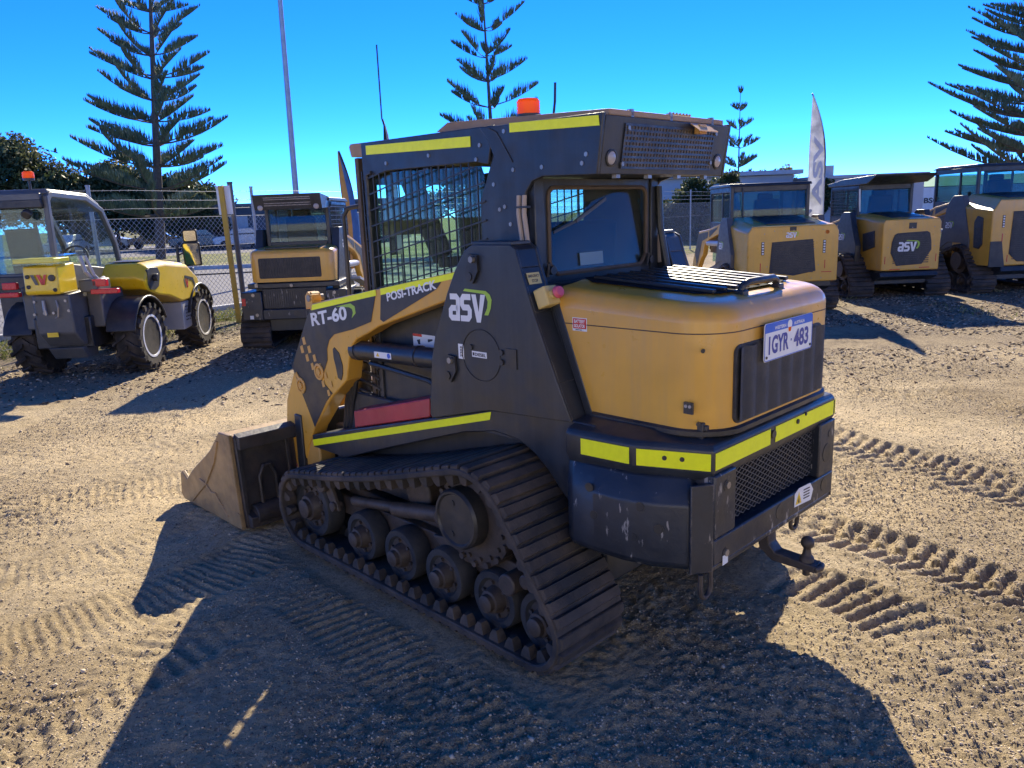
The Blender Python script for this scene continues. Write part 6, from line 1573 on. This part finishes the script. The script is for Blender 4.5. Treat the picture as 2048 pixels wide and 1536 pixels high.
    for x in (-12, -2, 9): mb = MB(); mb.box(x, x + 5, -13.48, -13.40, 0, 4.4); mb.build('roller_door', M['lgrey'], w)
    # distant parked cars
    def car(label, x, y, rz, c):
        t = thing('parked_car', label, 'car', (x, y, .03), R(rz), 'cars parked beyond the road')
        pr = [(-2.1, .35), (-2.15, .75), (-1.95, .88), (-1.2, .95), (-.75, 1.42), (.55, 1.45), (1.15, .98), (1.95, .85), (2.12, .6), (2.1, .32)]
        mb = MB(); mb.loft([[(xx * .97, -.84, z) for xx, z in pr], [(xx, -.78, z) for xx, z in pr], [(xx, .78, z) for xx, z in pr], [(xx * .97, .84, z) for xx, z in pr]]); mb.build('body', c, t, bevel=.05)
        mb = MB(); mb.loft([[(-1.05, -.852, .98), (-.68, -.80, 1.36), (.48, -.80, 1.38), (.95, -.852, 1.0)], [(-1.05, .852, .98), (-.68, .80, 1.36), (.48, .80, 1.38), (.95, .852, 1.0)]]); mb.build('window', M['dark'], t)
        for xx in (-1.35, 1.35):
            for s in (1, -1):
                mb = MB(); mb.lathe((xx, s * .78, .31), (0, s, 0), [(.31, -.1), (.31, .08), (.2, .09), (0, .08)], 18); w = mb.build('wheel', M['tyre'], t, smooth=True)
        return t
    cw_, cd, cs = mat('car_white', (.7, .7, .7), .25, coat=.6), mat('car_dark', (.02, .02, .025), .25, coat=.6), mat('car_silver', (.35, .37, .4), .3, metal=.5, coat=.5)
    car('small white car nearest the road beyond the telehandler hood', -31.0, 55, 100, cw_); car('black car parked left of the norfolk pine trunk', -29.6, 66, 20, cd)
    car('silver car parked between the black car and the norfolk pine trunk', -25.6, 66.5, 15, cs); car('white car parked in the middle of the row beyond the road', -33.8, 66, 12, cw_)
    car('dark car parked in shade right of the norfolk pine trunk', -22.0, 56.5, 8, cd); car('silver car in shade close to the warehouse corner', -18.6, 55.8, 10, cs)
# ------------------------------------------------------------------ assemble
make_camera(); make_light()
make_ground()
n = 300000
X = nrg.uniform(-4.4, 5.2, n); Y = 1.6 + 7.4 * nrg.random(n) ** 1.35
X, Y = X[np.abs(X) < .8 + .72 * Y], Y[np.abs(X) < .8 + .72 * Y]; n = len(X)
keep = (footprint(X, Y) < .5) & (nrg.random(n) < np.clip(.65 + .9 * vnoise(X, Y, .9, 40), .25, 1)); X, Y = X[keep], Y[keep]
scatter('gravel', X, Y, nrg.uniform(.0026, .0064, len(X)) * (1 + 1.3 * (nrg.random(len(X)) > .99)), [plain('pebble_a', (.40, .32, .22)), plain('pebble_b', (.52, .42, .29)), plain('pebble_c', (.14, .11, .085)), plain('pebble_e', (.26, .20, .14)), plain('pebble_d', (.58, .48, .35))], kind_label='loose pebbles and grit strewn over the sandy yard')
n = 42000
X = nrg.uniform(-8.5, 11, n); Y = 7.0 + 8.5 * nrg.random(n)
keep = (nrg.random(n) < np.clip((Y - 6.5) / 3, .05, 1)) & (vnoise(X, Y, 1.0, 44) > -.45); X, Y = X[keep], Y[keep]
scatter('mulch', X, Y, nrg.uniform(.010, .026, len(X)), [plain('chip_a', (.16, .11, .07)), plain('chip_b', (.34, .26, .17)), plain('chip_c', (.08, .06, .045)), plain('chip_d', (.48, .40, .29))], flat=.35, long=1.5, kind_label='wood chips and leaf litter under the parked row')
nl = near_loader(); near_body(nl)
parked_row()
telehandler()
vegetation(); surroundings()
